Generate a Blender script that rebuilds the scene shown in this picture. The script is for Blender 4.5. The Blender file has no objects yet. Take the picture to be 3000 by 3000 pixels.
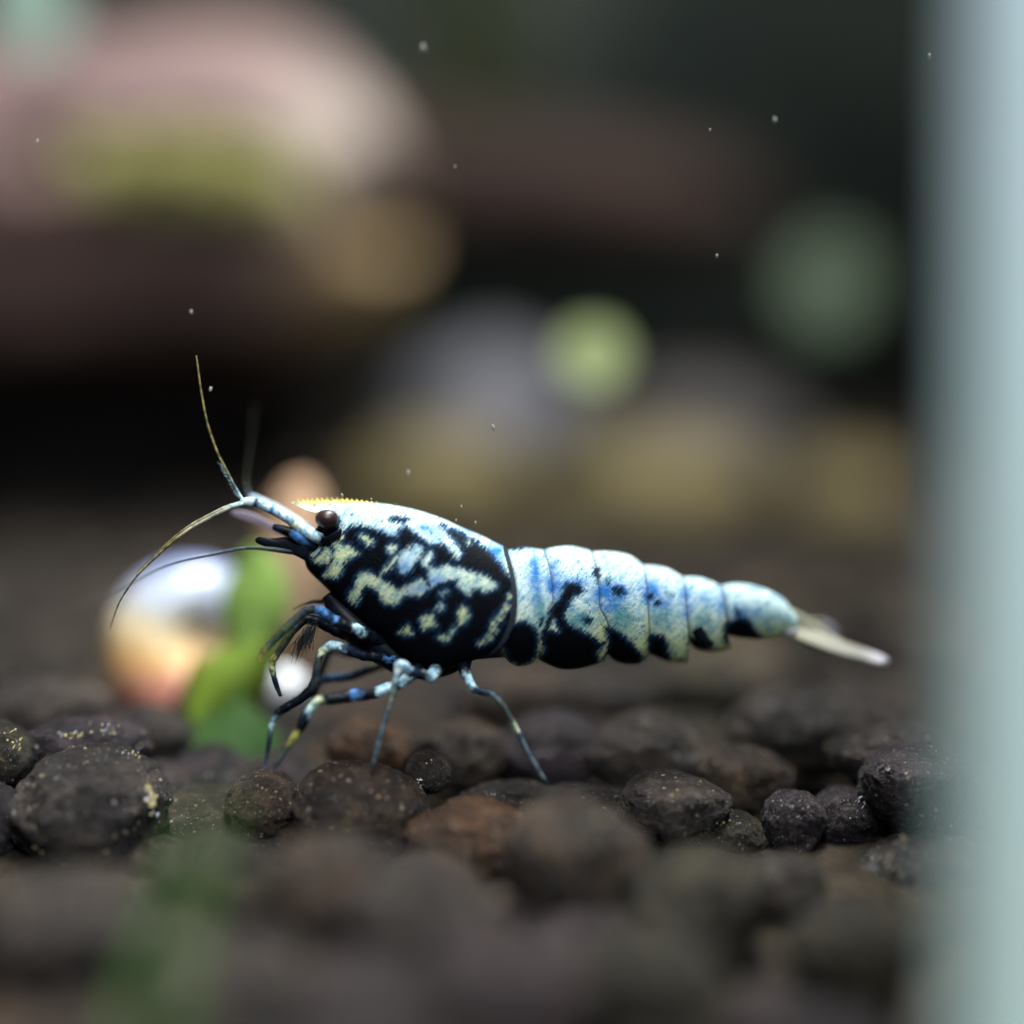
import bpy, bmesh, math, random
import numpy as np
from mathutils import Vector, Matrix, noise as mnoise

random.seed(7); rng = np.random.default_rng(7)
scn = bpy.context.scene
COL = scn.collection
MM = 0.001                                   # everything below is worked out in millimetres

# ------------------------------------------------------------------ camera
F = 4800.0                                   # focal length in photograph pixels (3000 px frame)
TILT = math.radians(4.8)
CAM = np.array([0.0, -60.0, 14.4])           # mm; 60 mm in front of the shrimp, 14.4 mm above the gravel
RIGHT = np.array([1.0, 0, 0])
FWD = np.array([0, math.cos(TILT), -math.sin(TILT)])
UP = np.array([0, math.sin(TILT), math.cos(TILT)])
cam_d = bpy.data.cameras.new('camera'); cam = bpy.data.objects.new('camera', cam_d); COL.objects.link(cam)
cam.location = CAM * MM
cam.rotation_euler = (math.radians(90) - TILT, 0, 0)
cam_d.sensor_width = 36; cam_d.lens = 36 * F / 3000
cam_d.clip_start = 0.002; cam_d.clip_end = 20
cam_d.dof.use_dof = True; cam_d.dof.focus_distance = 59.2 * MM
cam_d.dof.aperture_fstop = cam_d.lens / 6.8
scn.camera = cam
scn.render.resolution_x = scn.render.resolution_y = 1024

# ------------------------------------------------------------------ light
w = bpy.data.worlds.new('World'); scn.world = w; w.use_nodes = True
bg = w.node_tree.nodes['Background']; bg.inputs[0].default_value = (0.75, 0.9, 1.0, 1); bg.inputs[1].default_value = 0.010
def area(name, loc, target, sx, sy, power, col):
    l = bpy.data.lights.new(name, 'AREA'); l.shape = 'RECTANGLE'; l.size = sx * MM; l.size_y = sy * MM
    l.energy = power; l.color = col
    o = bpy.data.objects.new(name, l); COL.objects.link(o)
    o.location = Vector(loc) * MM
    o.rotation_euler = (Vector(target) - Vector(loc)).to_track_quat('-Z', 'Y').to_euler()
    return o
area('aquarium_light', (24, 14, 185), (5, 16, 0), 170, 50, 1.95, (0.97, 1.0, 0.96))
area('added_front_fill', (12, -92, 88), (9, -24, 8), 60, 30, 0.16, (0.85, 0.95, 1.0))  # added lamp with no known source, brightens the glass edge and front faces
scn.view_settings.view_transform = 'Standard'; scn.view_settings.look = 'None'
scn.view_settings.exposure = 0.0; scn.view_settings.gamma = 1.0
scn.cycles.use_denoising = True
scn.cycles.max_bounces = 6
scn.cycles.sample_clamp_indirect = 4.0

# ------------------------------------------------------------------ helpers
def P(px, py, d):
    """photograph pixel + distance along the view axis (mm) -> world point in mm"""
    return CAM + d * (FWD + (px - 1500) / F * RIGHT - (py - 1500) / F * UP)
def project(v):
    r = v - CAM
    dz = r @ FWD
    return np.stack([1500 + F * (r @ RIGHT) / dz, 1500 - F * (r @ UP) / dz], -1)

def tag(o, label=None, cat=None, group=None, kind=None):
    if label: o['label'] = label
    if cat: o['category'] = cat
    if group: o['group'] = group
    if kind: o['kind'] = kind
    return o
def link(name, me, mat=None, parent=None, smooth=True):
    o = bpy.data.objects.new(name, me); COL.objects.link(o)
    if mat and not me.materials: me.materials.append(mat)
    if smooth and len(me.polygons):
        me.polygons.foreach_set('use_smooth', [True] * len(me.polygons))
    if parent:
        o.parent = parent
        o.matrix_parent_inverse = parent.matrix_world.inverted() if parent.type != 'EMPTY' else Matrix.Translation(-parent.location)
    return o
def empty(name, loc):
    o = bpy.data.objects.new(name, None); COL.objects.link(o); o.location = Vector(loc) * MM
    o.empty_display_size = 0.002
    return o
def mesh(name, verts, faces):
    me = bpy.data.meshes.new(name)
    me.from_pydata([tuple(v) for v in np.asarray(verts) * MM], [], faces); me.update()
    return me
def set_col(me, name, cols):
    a = me.color_attributes.new(name, 'FLOAT_COLOR', 'POINT')
    c = np.ones((len(me.vertices), 4), np.float32); c[:, :3] = cols
    a.data.foreach_set('color', c.ravel())
def set_vec(me, name, v):
    a = me.attributes.new(name, 'FLOAT_VECTOR', 'POINT')
    a.data.foreach_set('vector', np.asarray(v, np.float32).ravel())
def set_f(me, name, v):
    a = me.attributes.new(name, 'FLOAT', 'POINT')
    a.data.foreach_set('value', np.asarray(v, np.float32).ravel())

def nz(p, s=1.0, off=0.0):
    return mnoise.noise(Vector((p[0] * s + off, p[1] * s + off * .7, p[2] * s - off)))

class NT:
    """short-hand for building node materials"""
    def __init__(self, name):
        self.m = bpy.data.materials.new(name); self.m.use_nodes = True
        self.t = self.m.node_tree; self.b = self.t.nodes['Principled BSDF']; self.out = self.t.nodes['Material Output']
    def n(self, typ, **kw):
        x = self.t.nodes.new(typ)
        for k, v in kw.items():
            if k in x.inputs: self.put(x.inputs[k], v)
            else: setattr(x, k, v)
        return x
    def put(self, sock, v):
        if isinstance(v, bpy.types.NodeSocket): self.t.links.new(v, sock)
        else: sock.default_value = v
    def set(self, **kw):
        for k, v in kw.items(): self.put(self.b.inputs[k.replace('_', ' ')], v)
        return self
    def noise(self, vec, scale, detail=4, rough=0.55):
        x = self.n('ShaderNodeTexNoise'); x.inputs['Scale'].default_value = scale
        x.inputs['Detail'].default_value = detail; x.inputs['Roughness'].default_value = rough
        self.t.links.new(vec, x.inputs['Vector']); return x.outputs['Fac']
    def ramp(self, fac, stops, interp='LINEAR'):
        x = self.n('ShaderNodeValToRGB'); x.color_ramp.interpolation = interp
        e = x.color_ramp.elements
        while len(e) < len(stops): e.new(0.5)
        for el, (p, c) in zip(e, stops):
            el.position = p; el.color = (*c, 1) if len(c) == 3 else c
        self.t.links.new(fac, x.inputs[0]); return x.outputs[0]
    def mix(self, fac, a, b, mode='MIX'):
        x = self.n('ShaderNodeMix', data_type='RGBA', blend_type=mode)
        self.put(x.inputs[0], fac)
        for s, v in ((x.inputs[6], a), (x.inputs[7], b)):
            self.put(s, (*v, 1) if isinstance(v, tuple) and len(v) == 3 else v)
        return x.outputs[2]
    def math(self, op, a, b=0.0, c=0.0, clamp=False):
        x = self.n('ShaderNodeMath', operation=op, use_clamp=clamp)
        self.put(x.inputs[0], a); self.put(x.inputs[1], b); self.put(x.inputs[2], c); return x.outputs[0]
    def attr(self, name, out='Color', typ='GEOMETRY'):
        return self.n('ShaderNodeAttribute', attribute_name=name, attribute_type=typ).outputs[out]
    def obj(self): return self.n('ShaderNodeTexCoord').outputs['Object']
    def pos(self): return self.n('ShaderNodeNewGeometry').outputs['Position']
    def mapping(self, vec, scale=(1, 1, 1), rot=(0, 0, 0)):
        x = self.n('ShaderNodeMapping'); x.inputs['Scale'].default_value = scale; x.inputs['Rotation'].default_value = rot
        self.t.links.new(vec, x.inputs['Vector']); return x.outputs[0]
    def bump(self, h, dist, strength=1.0):
        x = self.n('ShaderNodeBump'); x.inputs['Distance'].default_value = dist; x.inputs['Strength'].default_value = strength
        self.t.links.new(h, x.inputs['Height']); self.t.links.new(x.outputs[0], self.b.inputs['Normal']); return self

# ------------------------------------------------------------------ materials
def mat_soil():
    k = NT('aquarium_soil'); o = k.obj(); oi = k.n('ShaderNodeObjectInfo')
    sh = k.n('ShaderNodeVectorMath', operation='ADD'); k.put(sh.inputs[0], o)
    cmb = k.n('ShaderNodeCombineXYZ'); m = k.math('MULTIPLY', oi.outputs['Random'], 37.0)
    for i in range(3): k.put(cmb.inputs[i], m)
    k.put(sh.inputs[1], cmb.outputs[0]); v = sh.outputs[0]
    n1 = k.noise(v, 1.6, 6, 0.62)
    n2 = k.noise(v, 14, 5, 0.7)
    base = k.ramp(n1, [(0.3, (0.014, 0.011, 0.010)), (0.5, (0.048, 0.037, 0.032)), (0.70, (0.16, 0.12, 0.09))])
    base = k.mix(1.0, base, k.n('ShaderNodeObjectInfo').outputs['Color'], 'MULTIPLY')
    base = k.mix(k.math('MULTIPLY', n2, 0.9), base, (0.016, 0.014, 0.016))
    vo = k.n('ShaderNodeTexVoronoi', feature='F1'); vo.inputs['Scale'].default_value = 9; k.put(vo.inputs['Vector'], v)
    cell = k.n('ShaderNodeSeparateColor'); k.put(cell.inputs[0], vo.outputs['Color'])
    spot = k.math('MULTIPLY', k.math('LESS_THAN', vo.outputs['Distance'], 0.30), k.math('GREATER_THAN', cell.outputs[0], 0.86))
    vo2 = k.n('ShaderNodeTexVoronoi', feature='F1'); vo2.inputs['Scale'].default_value = 26; k.put(vo2.inputs['Vector'], v)
    c2 = k.n('ShaderNodeSeparateColor'); k.put(c2.inputs[0], vo2.outputs['Color'])
    spot = k.math('MAXIMUM', spot, k.math('MULTIPLY', k.math('LESS_THAN', vo2.outputs['Distance'], 0.34), k.math('GREATER_THAN', c2.outputs[0], k.math('SUBTRACT', 1.12, k.math('MULTIPLY', k.noise(v, 2.2, 2), 0.42)))))
    spotc = k.mix(cell.outputs[1], (0.55, 0.40, 0.16), (0.62, 0.60, 0.66))  # soil specks, with glints painted into their pale colour
    col = k.mix(k.math('MULTIPLY', spot, 0.8), base, spotc)
    k.set(Base_Color=col, Roughness=k.math('SUBTRACT', 0.46, k.math('MULTIPLY', spot, 0.26)), Specular_IOR_Level=k.math('ADD', 0.32, k.math('MULTIPLY', spot, 0.5)))
    h = k.math('ADD', k.math('MULTIPLY', n2, 0.8), k.noise(v, 32, 4, 0.7))
    k.bump(h, 0.0007, 1.0)
    return k.m
def mat_ground():
    k = NT('soil_ground'); p = k.pos()
    n = k.noise(p, 420, 6, 0.6)
    k.set(Base_Color=k.ramp(n, [(0.35, (0.008, 0.006, 0.005)), (0.65, (0.035, 0.027, 0.02))]), Roughness=0.9, Specular_IOR_Level=0.05)
    k.bump(k.noise(p, 900, 5), 0.0005); return k.m
def mat_wood(name, a, b, c, sc):
    k = NT(name); p = k.obj()
    n = k.noise(k.mapping(p, (sc * .55, sc * 1.2, sc * 1.2)), 1.0, 6, 0.6)
    col = k.ramp(n, [(0.32, a), (0.52, b), (0.70, c)])
    n2 = k.noise(k.mapping(p, (sc * .8, sc * 5, sc * 5)), 1.0, 5, 0.6)
    col = k.mix(k.math('MULTIPLY', n2, 0.5), col, a)
    k.set(Base_Color=col, Roughness=0.8, Specular_IOR_Level=0.1); k.bump(n2, 0.0008); return k.m
def mat_stone(name, a, b, sc, rough=0.75):
    k = NT(name); p = k.obj()
    n = k.noise(p, sc, 6, 0.6)
    k.set(Base_Color=k.ramp(n, [(0.3, a), (0.68, b)]), Roughness=rough, Specular_IOR_Level=0.12); k.bump(k.noise(p, sc * 4, 5), 0.0005); return k.m
def mat_leaf(name, a, b, sc=250, trans=0.35):
    k = NT(name); p = k.obj()
    n = k.noise(p, sc, 4)
    col = k.ramp(n, [(0.3, a), (0.7, b)])
    k.set(Base_Color=col, Roughness=0.7, Specular_IOR_Level=0.1)
    tr = k.n('ShaderNodeBsdfTranslucent'); k.put(tr.inputs[0], col)
    mx = k.n('ShaderNodeMixShader'); mx.inputs[0].default_value = trans
    k.t.links.new(k.b.outputs[0], mx.inputs[1]); k.t.links.new(tr.outputs[0], mx.inputs[2])
    k.t.links.new(mx.outputs[0], k.out.inputs[0]); return k.m
def mat_shell_body():
    """shrimp cuticle: black ground with white patches; masks are signed distances kept on the mesh, edges broken up here"""
    k = NT('shrimp_cuticle'); s = k.attr('side', 'Vector')
    streak = k.noise(k.mapping(k.mapping(s, rot=(0, 0, math.radians(52))), (22, 170, 40)), 1.0, 3, 0.6)
    fine = k.noise(s, 110, 4, 0.65)
    mot = k.noise(s, 24, 5, 0.65)
    k.attr('mask')
    sep = k.n('ShaderNodeSeparateColor'); k.put(sep.inputs[0], k.attr('mask'))
    tint = k.n('ShaderNodeSeparateColor'); k.put(tint.inputs[0], k.attr('tint'))
    wobble = k.math('ADD', k.math('MULTIPLY', k.math('SUBTRACT', streak, 0.5), 0.62), k.math('MULTIPLY', k.math('SUBTRACT', fine, 0.5), 0.40))
    f = k.math('ADD', sep.outputs[0], wobble)
    white = k.n('ShaderNodeMapRange', interpolation_type='SMOOTHSTEP'); k.put(white.inputs[0], f)
    white.inputs[1].default_value = 0.38; white.inputs[2].default_value = 0.66
    # pigment of the pale patches
    wcol = k.mix(k.math('MULTIPLY', tint.outputs[0], 1.0), (0.54, 0.66, 0.66), (0.54, 0.54, 0.25))
    blue = k.math('MULTIPLY', tint.outputs[1], k.math('ADD', k.math('MULTIPLY', k.math('SUBTRACT', mot, 0.40), 3.0), 0.55, clamp=True), clamp=True)
    wcol = k.mix(blue, wcol, (0.03, 0.15, 0.46))
    teal = k.math('MULTIPLY', tint.outputs[2], k.math('ADD', k.math('MULTIPLY', k.math('SUBTRACT', mot, 0.40), 2.6), 0.6, clamp=True), clamp=True)
    wcol = k.mix(teal, wcol, (0.09, 0.24, 0.24))
    # teal and blue pigment dapples, drawn out along the grain of the cuticle
    dap = k.noise(k.mapping(k.mapping(s, rot=(0, 0, math.radians(52))), (28, 85, 40)), 1.0, 4, 0.65)
    dapf = k.math('MULTIPLY', k.math('MULTIPLY', k.math('SUBTRACT', dap, 0.47), 5.5, clamp=True), 0.62)
    wcol = k.mix(dapf, wcol, k.mix(mot, (0.03, 0.16, 0.30), (0.10, 0.30, 0.32)))
    # dark flecks and faint bluish veins in the white
    fl = k.math('GREATER_THAN', k.noise(k.mapping(k.mapping(s, rot=(0, 0, math.radians(52))), (50, 110, 60)), 1.0, 2, 0.5), 0.645)
    wcol = k.mix(k.math('MULTIPLY', fl, 0.8), wcol, (0.06, 0.13, 0.22))
    vein = k.math('MULTIPLY', k.math('SUBTRACT', k.noise(s, 34, 6, 0.75), 0.47), 5.0, clamp=True)
    wcol = k.mix(vein, wcol, k.mix(1.0, wcol, (0.36, 0.60, 0.84), 'MULTIPLY'))
    edge = k.n('ShaderNodeMapRange'); k.put(edge.inputs[0], f); edge.inputs[1].default_value = 0.22; edge.inputs[2].default_value = 0.60
    dark = k.mix(k.math('MULTIPLY', edge.outputs[0], 0.5), (0.0018, 0.0024, 0.004), (0.02, 0.09, 0.22))
    col = k.mix(white.outputs[0], dark, wcol)
    rim = sep.outputs[1]
    col = k.mix(rim, col, (0.02, 0.026, 0.036))
    k.set(Base_Color=col, Roughness=0.45, Specular_IOR_Level=0.03, Subsurface_Weight=0.0)
    k.bump(k.math('ADD', fine, k.math('MULTIPLY', streak, 0.5)), 0.00006, 0.8); return k.m
def mat_limb():
    k = NT('shrimp_limb'); c = k.attr('col'); p = k.pos()
    n = k.noise(p, 5200, 5, 0.7)
    col = k.mix(k.math('MULTIPLY', k.math('SUBTRACT', n, 0.42), 5.0, clamp=True), c, k.mix(1.0, c, (0.14, 0.28, 0.45), 'MULTIPLY'))
    k.set(Base_Color=col, Roughness=0.4, Specular_IOR_Level=0.12); return k.m
def mat_fan():
    k = NT('tail_membrane'); c = k.attr('col'); p = k.pos()
    n = k.noise(k.mapping(p, (900, 900, 5200)), 1.0, 4, 0.6)
    col = k.mix(k.math('MULTIPLY', n, 0.9), c, k.mix(1.0, c, (0.35, 0.33, 0.32), 'MULTIPLY'))
    k.set(Base_Color=col, Roughness=0.35)
    tr = k.n('ShaderNodeBsdfTranslucent'); k.put(tr.inputs[0], col)
    mx = k.n('ShaderNodeMixShader'); mx.inputs[0].default_value = 0.3
    k.t.links.new(k.b.outputs[0], mx.inputs[1]); k.t.links.new(tr.outputs[0], mx.inputs[2])
    tp = k.n('ShaderNodeBsdfTransparent'); m2 = k.n('ShaderNodeMixShader'); k.put(m2.inputs[0], k.attr('clear', 'Fac'))
    k.t.links.new(mx.outputs[0], m2.inputs[1]); k.t.links.new(tp.outputs[0], m2.inputs[2])
    k.t.links.new(m2.outputs[0], k.out.inputs[0]); return k.m
def mat_plain(name, col, rough=0.4, spec=0.5, **kw):
    k = NT(name); n = k.noise(k.pos(), 1500, 3)
    k.set(Base_Color=k.mix(k.math('MULTIPLY', n, 0.5), col, tuple(x * 0.6 for x in col)), Roughness=rough, Specular_IOR_Level=spec, **kw); return k.m

M_SOIL = mat_soil(); M_GROUND = mat_ground(); M_BODY = mat_shell_body(); M_LIMB = mat_limb(); M_FAN = mat_fan()

# ------------------------------------------------------------------ setting: ground, back wall, side glass
def ground_h(x, y):
    """height of the gravel surface (mm)"""
    d = y + 60
    h = 0.0
    if d < 57:
        t = min(1, (57 - d) / 10)
        side = min(1, abs(x + 3) / 9)
        h -= t * (0.9 + 1.6 * side)
    if d > 66: h += 0.035 * (d - 66) ** 0.9 * (0.6 + 0.8 * mnoise.noise(Vector((x * .03, y * .03, 3))))
    return h
def build_ground():
    xs = np.linspace(-170, 170, 137); ys = np.linspace(-50, 260, 125)
    v = []
    for y in ys:
        for x in xs:
            v.append((x, y, ground_h(x, y) - 2.6 + 0.5 * nz((x, y, 0), 0.5)))
    nx = len(xs)
    f = [(j * nx + i, j * nx + i + 1, (j + 1) * nx + i + 1, (j + 1) * nx + i) for j in range(len(ys) - 1) for i in range(nx - 1)]
    return tag(link('ground', mesh('ground', v, f), M_GROUND), 'dark brown granular soil bed of the aquarium', 'substrate', kind='structure')
GROUND = build_ground()

def box(name, lo, hi, mat, bevel=0.0):
    bm = bmesh.new(); bmesh.ops.create_cube(bm, size=1)
    for v in bm.verts:
        v.co = Vector([(lo[i] + hi[i]) / 2 + v.co[i] * (hi[i] - lo[i]) for i in range(3)]) * MM
    if bevel: bmesh.ops.bevel(bm, geom=bm.edges[:], offset=bevel * MM, segments=4, affect='EDGES', profile=0.5)
    me = bpy.data.meshes.new(name); bm.to_mesh(me); bm.free()
    return link(name, me, mat)
def mat_backwall():
    k = NT('dark_back_wall'); n = k.noise(k.pos(), 14, 4)
    k.set(Base_Color=k.ramp(n, [(0.38, (0.006, 0.010, 0.010)), (0.55, (0.042, 0.048, 0.042)), (0.7, (0.08, 0.08, 0.068))]), Roughness=0.9, Specular_IOR_Level=0.0); return k.m
tag(box('back_wall', (-200, 258, -6), (200, 262, 260), mat_backwall()), 'dark back wall of the aquarium', 'wall', kind='structure')

def mat_glass():
    k = NT('cloudy_glass'); p = k.pos()
    n = k.noise(k.mapping(p, (60, 60, 25)), 1.0, 4)
    sx = k.n('ShaderNodeSeparateXYZ'); k.put(sx.inputs[0], p)
    low_green = k.math('ADD', k.math('MULTIPLY', sx.outputs[2], -18.0), k.math('ADD', 0.45, k.math('MULTIPLY', n, 0.3)), clamp=True)  # greener towards the bottom, bluer above, with uneven noise
    col = k.mix(low_green, (0.76, 0.86, 0.95), (0.76, 0.93, 0.80))
    k.set(Base_Color=col, Roughness=0.35)
    tr = k.n('ShaderNodeBsdfTranslucent'); k.put(tr.inputs[0], col)
    mx = k.n('ShaderNodeMixShader'); mx.inputs[0].default_value = 0.35
    k.t.links.new(k.b.outputs[0], mx.inputs[1]); k.t.links.new(tr.outputs[0], mx.inputs[2])
    k.t.links.new(mx.outputs[0], k.out.inputs[0]); return k.m
def build_glass():
    # side pane of the tank; it runs back at about 23 degrees to the view, its near edge 33 mm from the lens
    a = P(2770, 1500, 33); s = 0.42
    x0, y0 = a[0], a[1]; L = 200
    dirv = np.array([s, 1.0]); dirv /= np.linalg.norm(dirv); nrm = np.array([dirv[1], -dirv[0]])
    pts = []
    T = 7.0; R = 2.2
    loop = []
    for t in np.linspace(0, math.pi / 2, 5): loop.append((R - R * math.cos(t) , R - R * math.sin(t)))   # (across, along) rounded near edge
    loop = [(R - R * math.cos(t), R - R * math.sin(t)) for t in np.linspace(0, math.pi / 2, 6)]
    loop = loop + [(T - a_, l_) for a_, l_ in reversed(loop)] + [(T, L), (0, L)]
    v = []
    for z in (-4, 200):
        for ac, al in loop:
            q = np.array([x0, y0]) + nrm * ac + dirv * al
            v.append((q[0], q[1], z))
    n = len(loop)
    f = [(i, (i + 1) % n, n + (i + 1) % n, n + i) for i in range(n)] + [tuple(range(n))[::-1], tuple(range(n, 2 * n))]
    return tag(link('glass_wall', mesh('glass_wall', v, f), mat_glass(), smooth=False), 'pale cloudy blue-green side glass of the aquarium', 'glass wall', kind='structure')
build_glass()

# ------------------------------------------------------------------ gravel
def pebble_mesh(name, sub, seed, rough=1.0):
    bm = bmesh.new(); bmesh.ops.create_icosphere(bm, subdivisions=sub, radius=1)
    for v in bm.verts:
        p = v.co.copy(); q = p * 1.0
        r = 1 + 0.16 * nz(p, 0.9, seed) + rough * (0.10 * nz(p, 2.3, seed + 5) + 0.05 * nz(p, 6.0, seed + 9))
        if sub > 3: r += rough * (0.030 * nz(p, 14, seed + 3) + 0.020 * (1 - 2 * abs(nz(p, 27, seed + 13))))
        v.co = q * r
    me = bpy.data.meshes.new(name); bm.to_mesh(me); bm.free()
    me.materials.append(M_SOIL); me.polygons.foreach_set('use_smooth', [True] * len(me.polygons))
    return me
FINE = [pebble_mesh('pebble_fine', 6, 11.3 * i + 1) for i in range(7)]
MID = [pebble_mesh('pebble_mid', 3, 7.7 * i + 2) for i in range(8)]
PEBBLES = []
def pebble(c, r, tint=(1, 1, 1), rot=None, fine=False, pick=None):
    lst = FINE if fine else MID
    me = lst[(pick if pick is not None else random.randrange(99)) % len(lst)]
    o = bpy.data.objects.new('pebble', me); COL.objects.link(o)
    o.location = Vector(c) * MM; o.scale = Vector(r) * MM
    o.rotation_euler = rot if rot is not None else (random.uniform(-.3, .3), random.uniform(-.3, .3), random.uniform(0, 6.28))
    o.color = (*tint, 1); o.parent = GROUND
    PEBBLES.append((np.array(c), max(r)))
    return o
def hero(x0, y0, x1, y1, d, tint, pick, roll=0.0, deep=0.9, fine=True):
    """pebble whose outline fills the pixel box at distance d"""
    if 56 <= d <= 60.5: d += 1.5          # the face towards the lens lies in the plane of focus
    s = d / F
    c = P((x0 + x1) / 2, (y0 + y1) / 2, d)
    rx, rz = (x1 - x0) / 2 * s, (y1 - y0) / 2 * s
    return pebble(c, (rx, deep * math.sqrt(rx * rz), rz), tint, (0, roll, 0), fine, pick)
G = (1.0, 0.95, 1.05); PU = (1.1, 0.95, 1.5); BR = (1.6, 1.3, 1.05); OR = (3.2, 2.0, 1.2); GY = (1.7, 1.65, 1.7); OL = (1.0, 1.05, 0.7)
HERO = [
 (2525, 2178, 2875, 2440, 58.5, PU, 0), (2235, 2318, 2420, 2520, 58, PU, 1), (2370, 2300, 2570, 2500, 59, PU, 2),
 (2075, 2382, 2250, 2550, 58, OL, 3), (2480, 2450, 2960, 2740, 56.5, G, 4), (2150, 2500, 2410, 2720, 55, GY, 5),
 (1205, 2335, 1570, 2600, 56, OR, 6), (1490, 2330, 1910, 2720, 53.5, BR, 0), (860, 2240, 1260, 2560, 57.5, BR, 1),
 (1190, 2205, 1320, 2330, 58.5, GY, 3), (660, 2255, 900, 2480, 58.2, BR, 2),
 (40, 2185, 490, 2560, 57.5, G, 4), (60, 2100, 430, 2300, 60, PU, 5), (-110, 2110, 95, 2320, 59, OL, 6), (-120, 2290, 70, 2520, 57.5, PU, 1),
 (-60, 2540, 470, 2900, 48.5, GY, 2), (450, 2440, 800, 2760, 53, OL, 3), (760, 2440, 1150, 2800, 50, BR, 5), (1040, 2500, 1420, 2900, 48, GY, 6),
 (1240, 2700, 1700, 3080, 43, (1.7, 1.4, 1.9), 2), (1820, 2260, 2150, 2480, 58, GY, 0), (1860, 2480, 2240, 2800, 52, OL, 4),
 (1330, 2290, 1640, 2420, 59.5, G, 5), (1560, 2300, 1900, 2460, 61, G, 1),
 (2130, 2010, 2640, 2260, 66, G, 2), (1740, 2090, 2060, 2380, 64, GY, 3), (1470, 2080, 1760, 2330, 65, PU, 4),
 (1180, 2110, 1480, 2330, 64, BR, 5), (960, 2100, 1200, 2300, 63.5, OR, 6), (2040, 2180, 2330, 2400, 63, BR, 0),
 (1360, 1960, 1660, 2160, 72, BR, 1), (1650, 1950, 1930, 2130, 74, G, 2), (1900, 1930, 2200, 2100, 75, OL, 3),
 (2430, 2110, 2800, 2330, 62.5, G, 6), (0, 1990, 330, 2190, 68, GY, 1), (300, 2060, 560, 2240, 66, G, 2),
 (2320, 2640, 2720, 2960, 49, OL, 1), (1700, 2700, 2120, 3060, 44, OL, 3), (420, 2720, 900, 3080, 43.5, GY, 4),
]
for h in HERO:
    k_ = 1.5 if h[4] > 61 else 1.25 if h[4] < 54 else 1.1
    hero(*h[:5], tuple(c_ * k_ for c_ in h[5]), h[6])
N_HERO = len(PEBBLES)
def visible(c, r):
    p = project(np.array(c)[None])[0]; d = (np.array(c) - CAM) @ FWD
    m = r * F / d + 150
    return d > 30 and -m < p[0] < 3000 + m and p[1] < 3000 + m
cands = []
sp = 3.3
for j, y in enumerate(np.arange(-34, 20, sp * .87)):
    for x in np.arange(-34, 34, sp):
        xx = x + (j % 2) * sp / 2 + random.uniform(-.7, .7); yy = y + random.uniform(-.7, .7)
        cands.append((xx, yy))
fill = []
heroes = list(PEBBLES)
for x, y in cands:
    r = random.uniform(1.35, 2.1)
    z = ground_h(x, y) - r * random.uniform(0.85, 1.25)
    c = np.array((x, y, z))
    if not visible(c, r): continue
    dd = (c - CAM) @ FWD; qq = project(c[None])[0]; top = qq[1] - r * .85 * F / dd
    if dd < 57.5 and top < (2585 if qq[0] > 2020 else 2540 if qq[0] < 560 else 2400): continue
    if any(np.linalg.norm(c - q) < 0.80 * (r + R) for q, R in heroes): 
        c = c - (0, 0, 1.7)
        if any(np.linalg.norm(c - q) < 0.62 * (r + R) for q, R in heroes): continue
    fill.append((c, r))
tints = [G, PU, BR, GY, OL, (0.5, 0.5, 0.5), (2.1, 1.6, 1.2), (1.6, 1.4, 1.8), (2.0, 1.8, 1.6)]
fill.sort(key=lambda t: (t[0] - CAM) @ FWD)
for c, r in fill[:300 - N_HERO - 2]:
    pebble(c, (r * random.uniform(.9, 1.15), r * random.uniform(.9, 1.1), r * random.uniform(.72, .95)), random.choice(tints))
# pale solid flecks standing in for glints on a few pebbles
M_GLINT = mat_plain('glint_fleck', (0.62, 0.52, 0.26), 0.3, 0.5); M_GLINT2 = mat_plain('glint_fleck_white', (0.55, 0.54, 0.62), 0.3, 0.5)
def add_glint(px, py, rx, ry, d, white, rot):
    bm = bmesh.new(); bmesh.ops.create_icosphere(bm, subdivisions=2, radius=1)
    sd = random.random() * 90
    for v in bm.verts:
        k = 1 + .55 * nz(v.co, 1.6, sd); v.co = Vector((v.co.x * rx, v.co.y * min(rx, ry) * .6, v.co.z * ry)) * (k * .0125 * MM)
    me = bpy.data.meshes.new('glint_fleck'); bm.to_mesh(me); bm.free()
    o = link('glint_fleck', me, M_GLINT2 if white else M_GLINT, smooth=False); o.parent = GROUND
    o.location = Vector(P(px, py, d)) * MM; o.rotation_euler = (0, rot, 0)
FL = []
for n_, cx, cy, sx, sy, d_, wh, sz in [(34, 438, 2340, 16, 48, 57.7, .25, 8), (14, 385, 2212, 26, 14, 58.6, .5, 6), (16, 215, 2150, 26, 18, 60.2, .2, 6), (10, 315, 2136, 26, 10, 60.3, .8, 5), (10, 45, 2170, 26, 26, 59.4, .1, 6), (6, 125, 2488, 22, 12, 57.2, .1, 7),
        (16, 1222, 2296, 22, 14, 59.3, .8, 4), (6, 1262, 2240, 14, 20, 59.4, .4, 3.5), (4, 1430, 2328, 22, 6, 59.9, .8, 4), (16, 2590, 2530, 40, 30, 56.4, .5, 6), (8, 2645, 2460, 22, 20, 57.2, .4, 6), (12, 2600, 2254, 26, 10, 58.7, .9, 5),
        (9, 2785, 2245, 30, 16, 59.1, .9, 4), (8, 2525, 2352, 18, 14, 59.6, .9, 5), (9, 2160, 2410, 40, 16, 58.6, .3, 4), (8, 1765, 2396, 18, 6, 51.8, 0, 6), (14, 2330, 2385, 40, 40, 58.4, .8, 3.5)]:
    for _ in range(n_):
        FL.append((cx + random.gauss(0, sx * .6), cy + random.gauss(0, sy * .6), sz * random.uniform(.2, .6), sz * min(1.4, random.lognormvariate(-.4, .45)), d_ + random.uniform(-.15, .15), random.random() < wh, random.gauss(.6, .2)))
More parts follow.
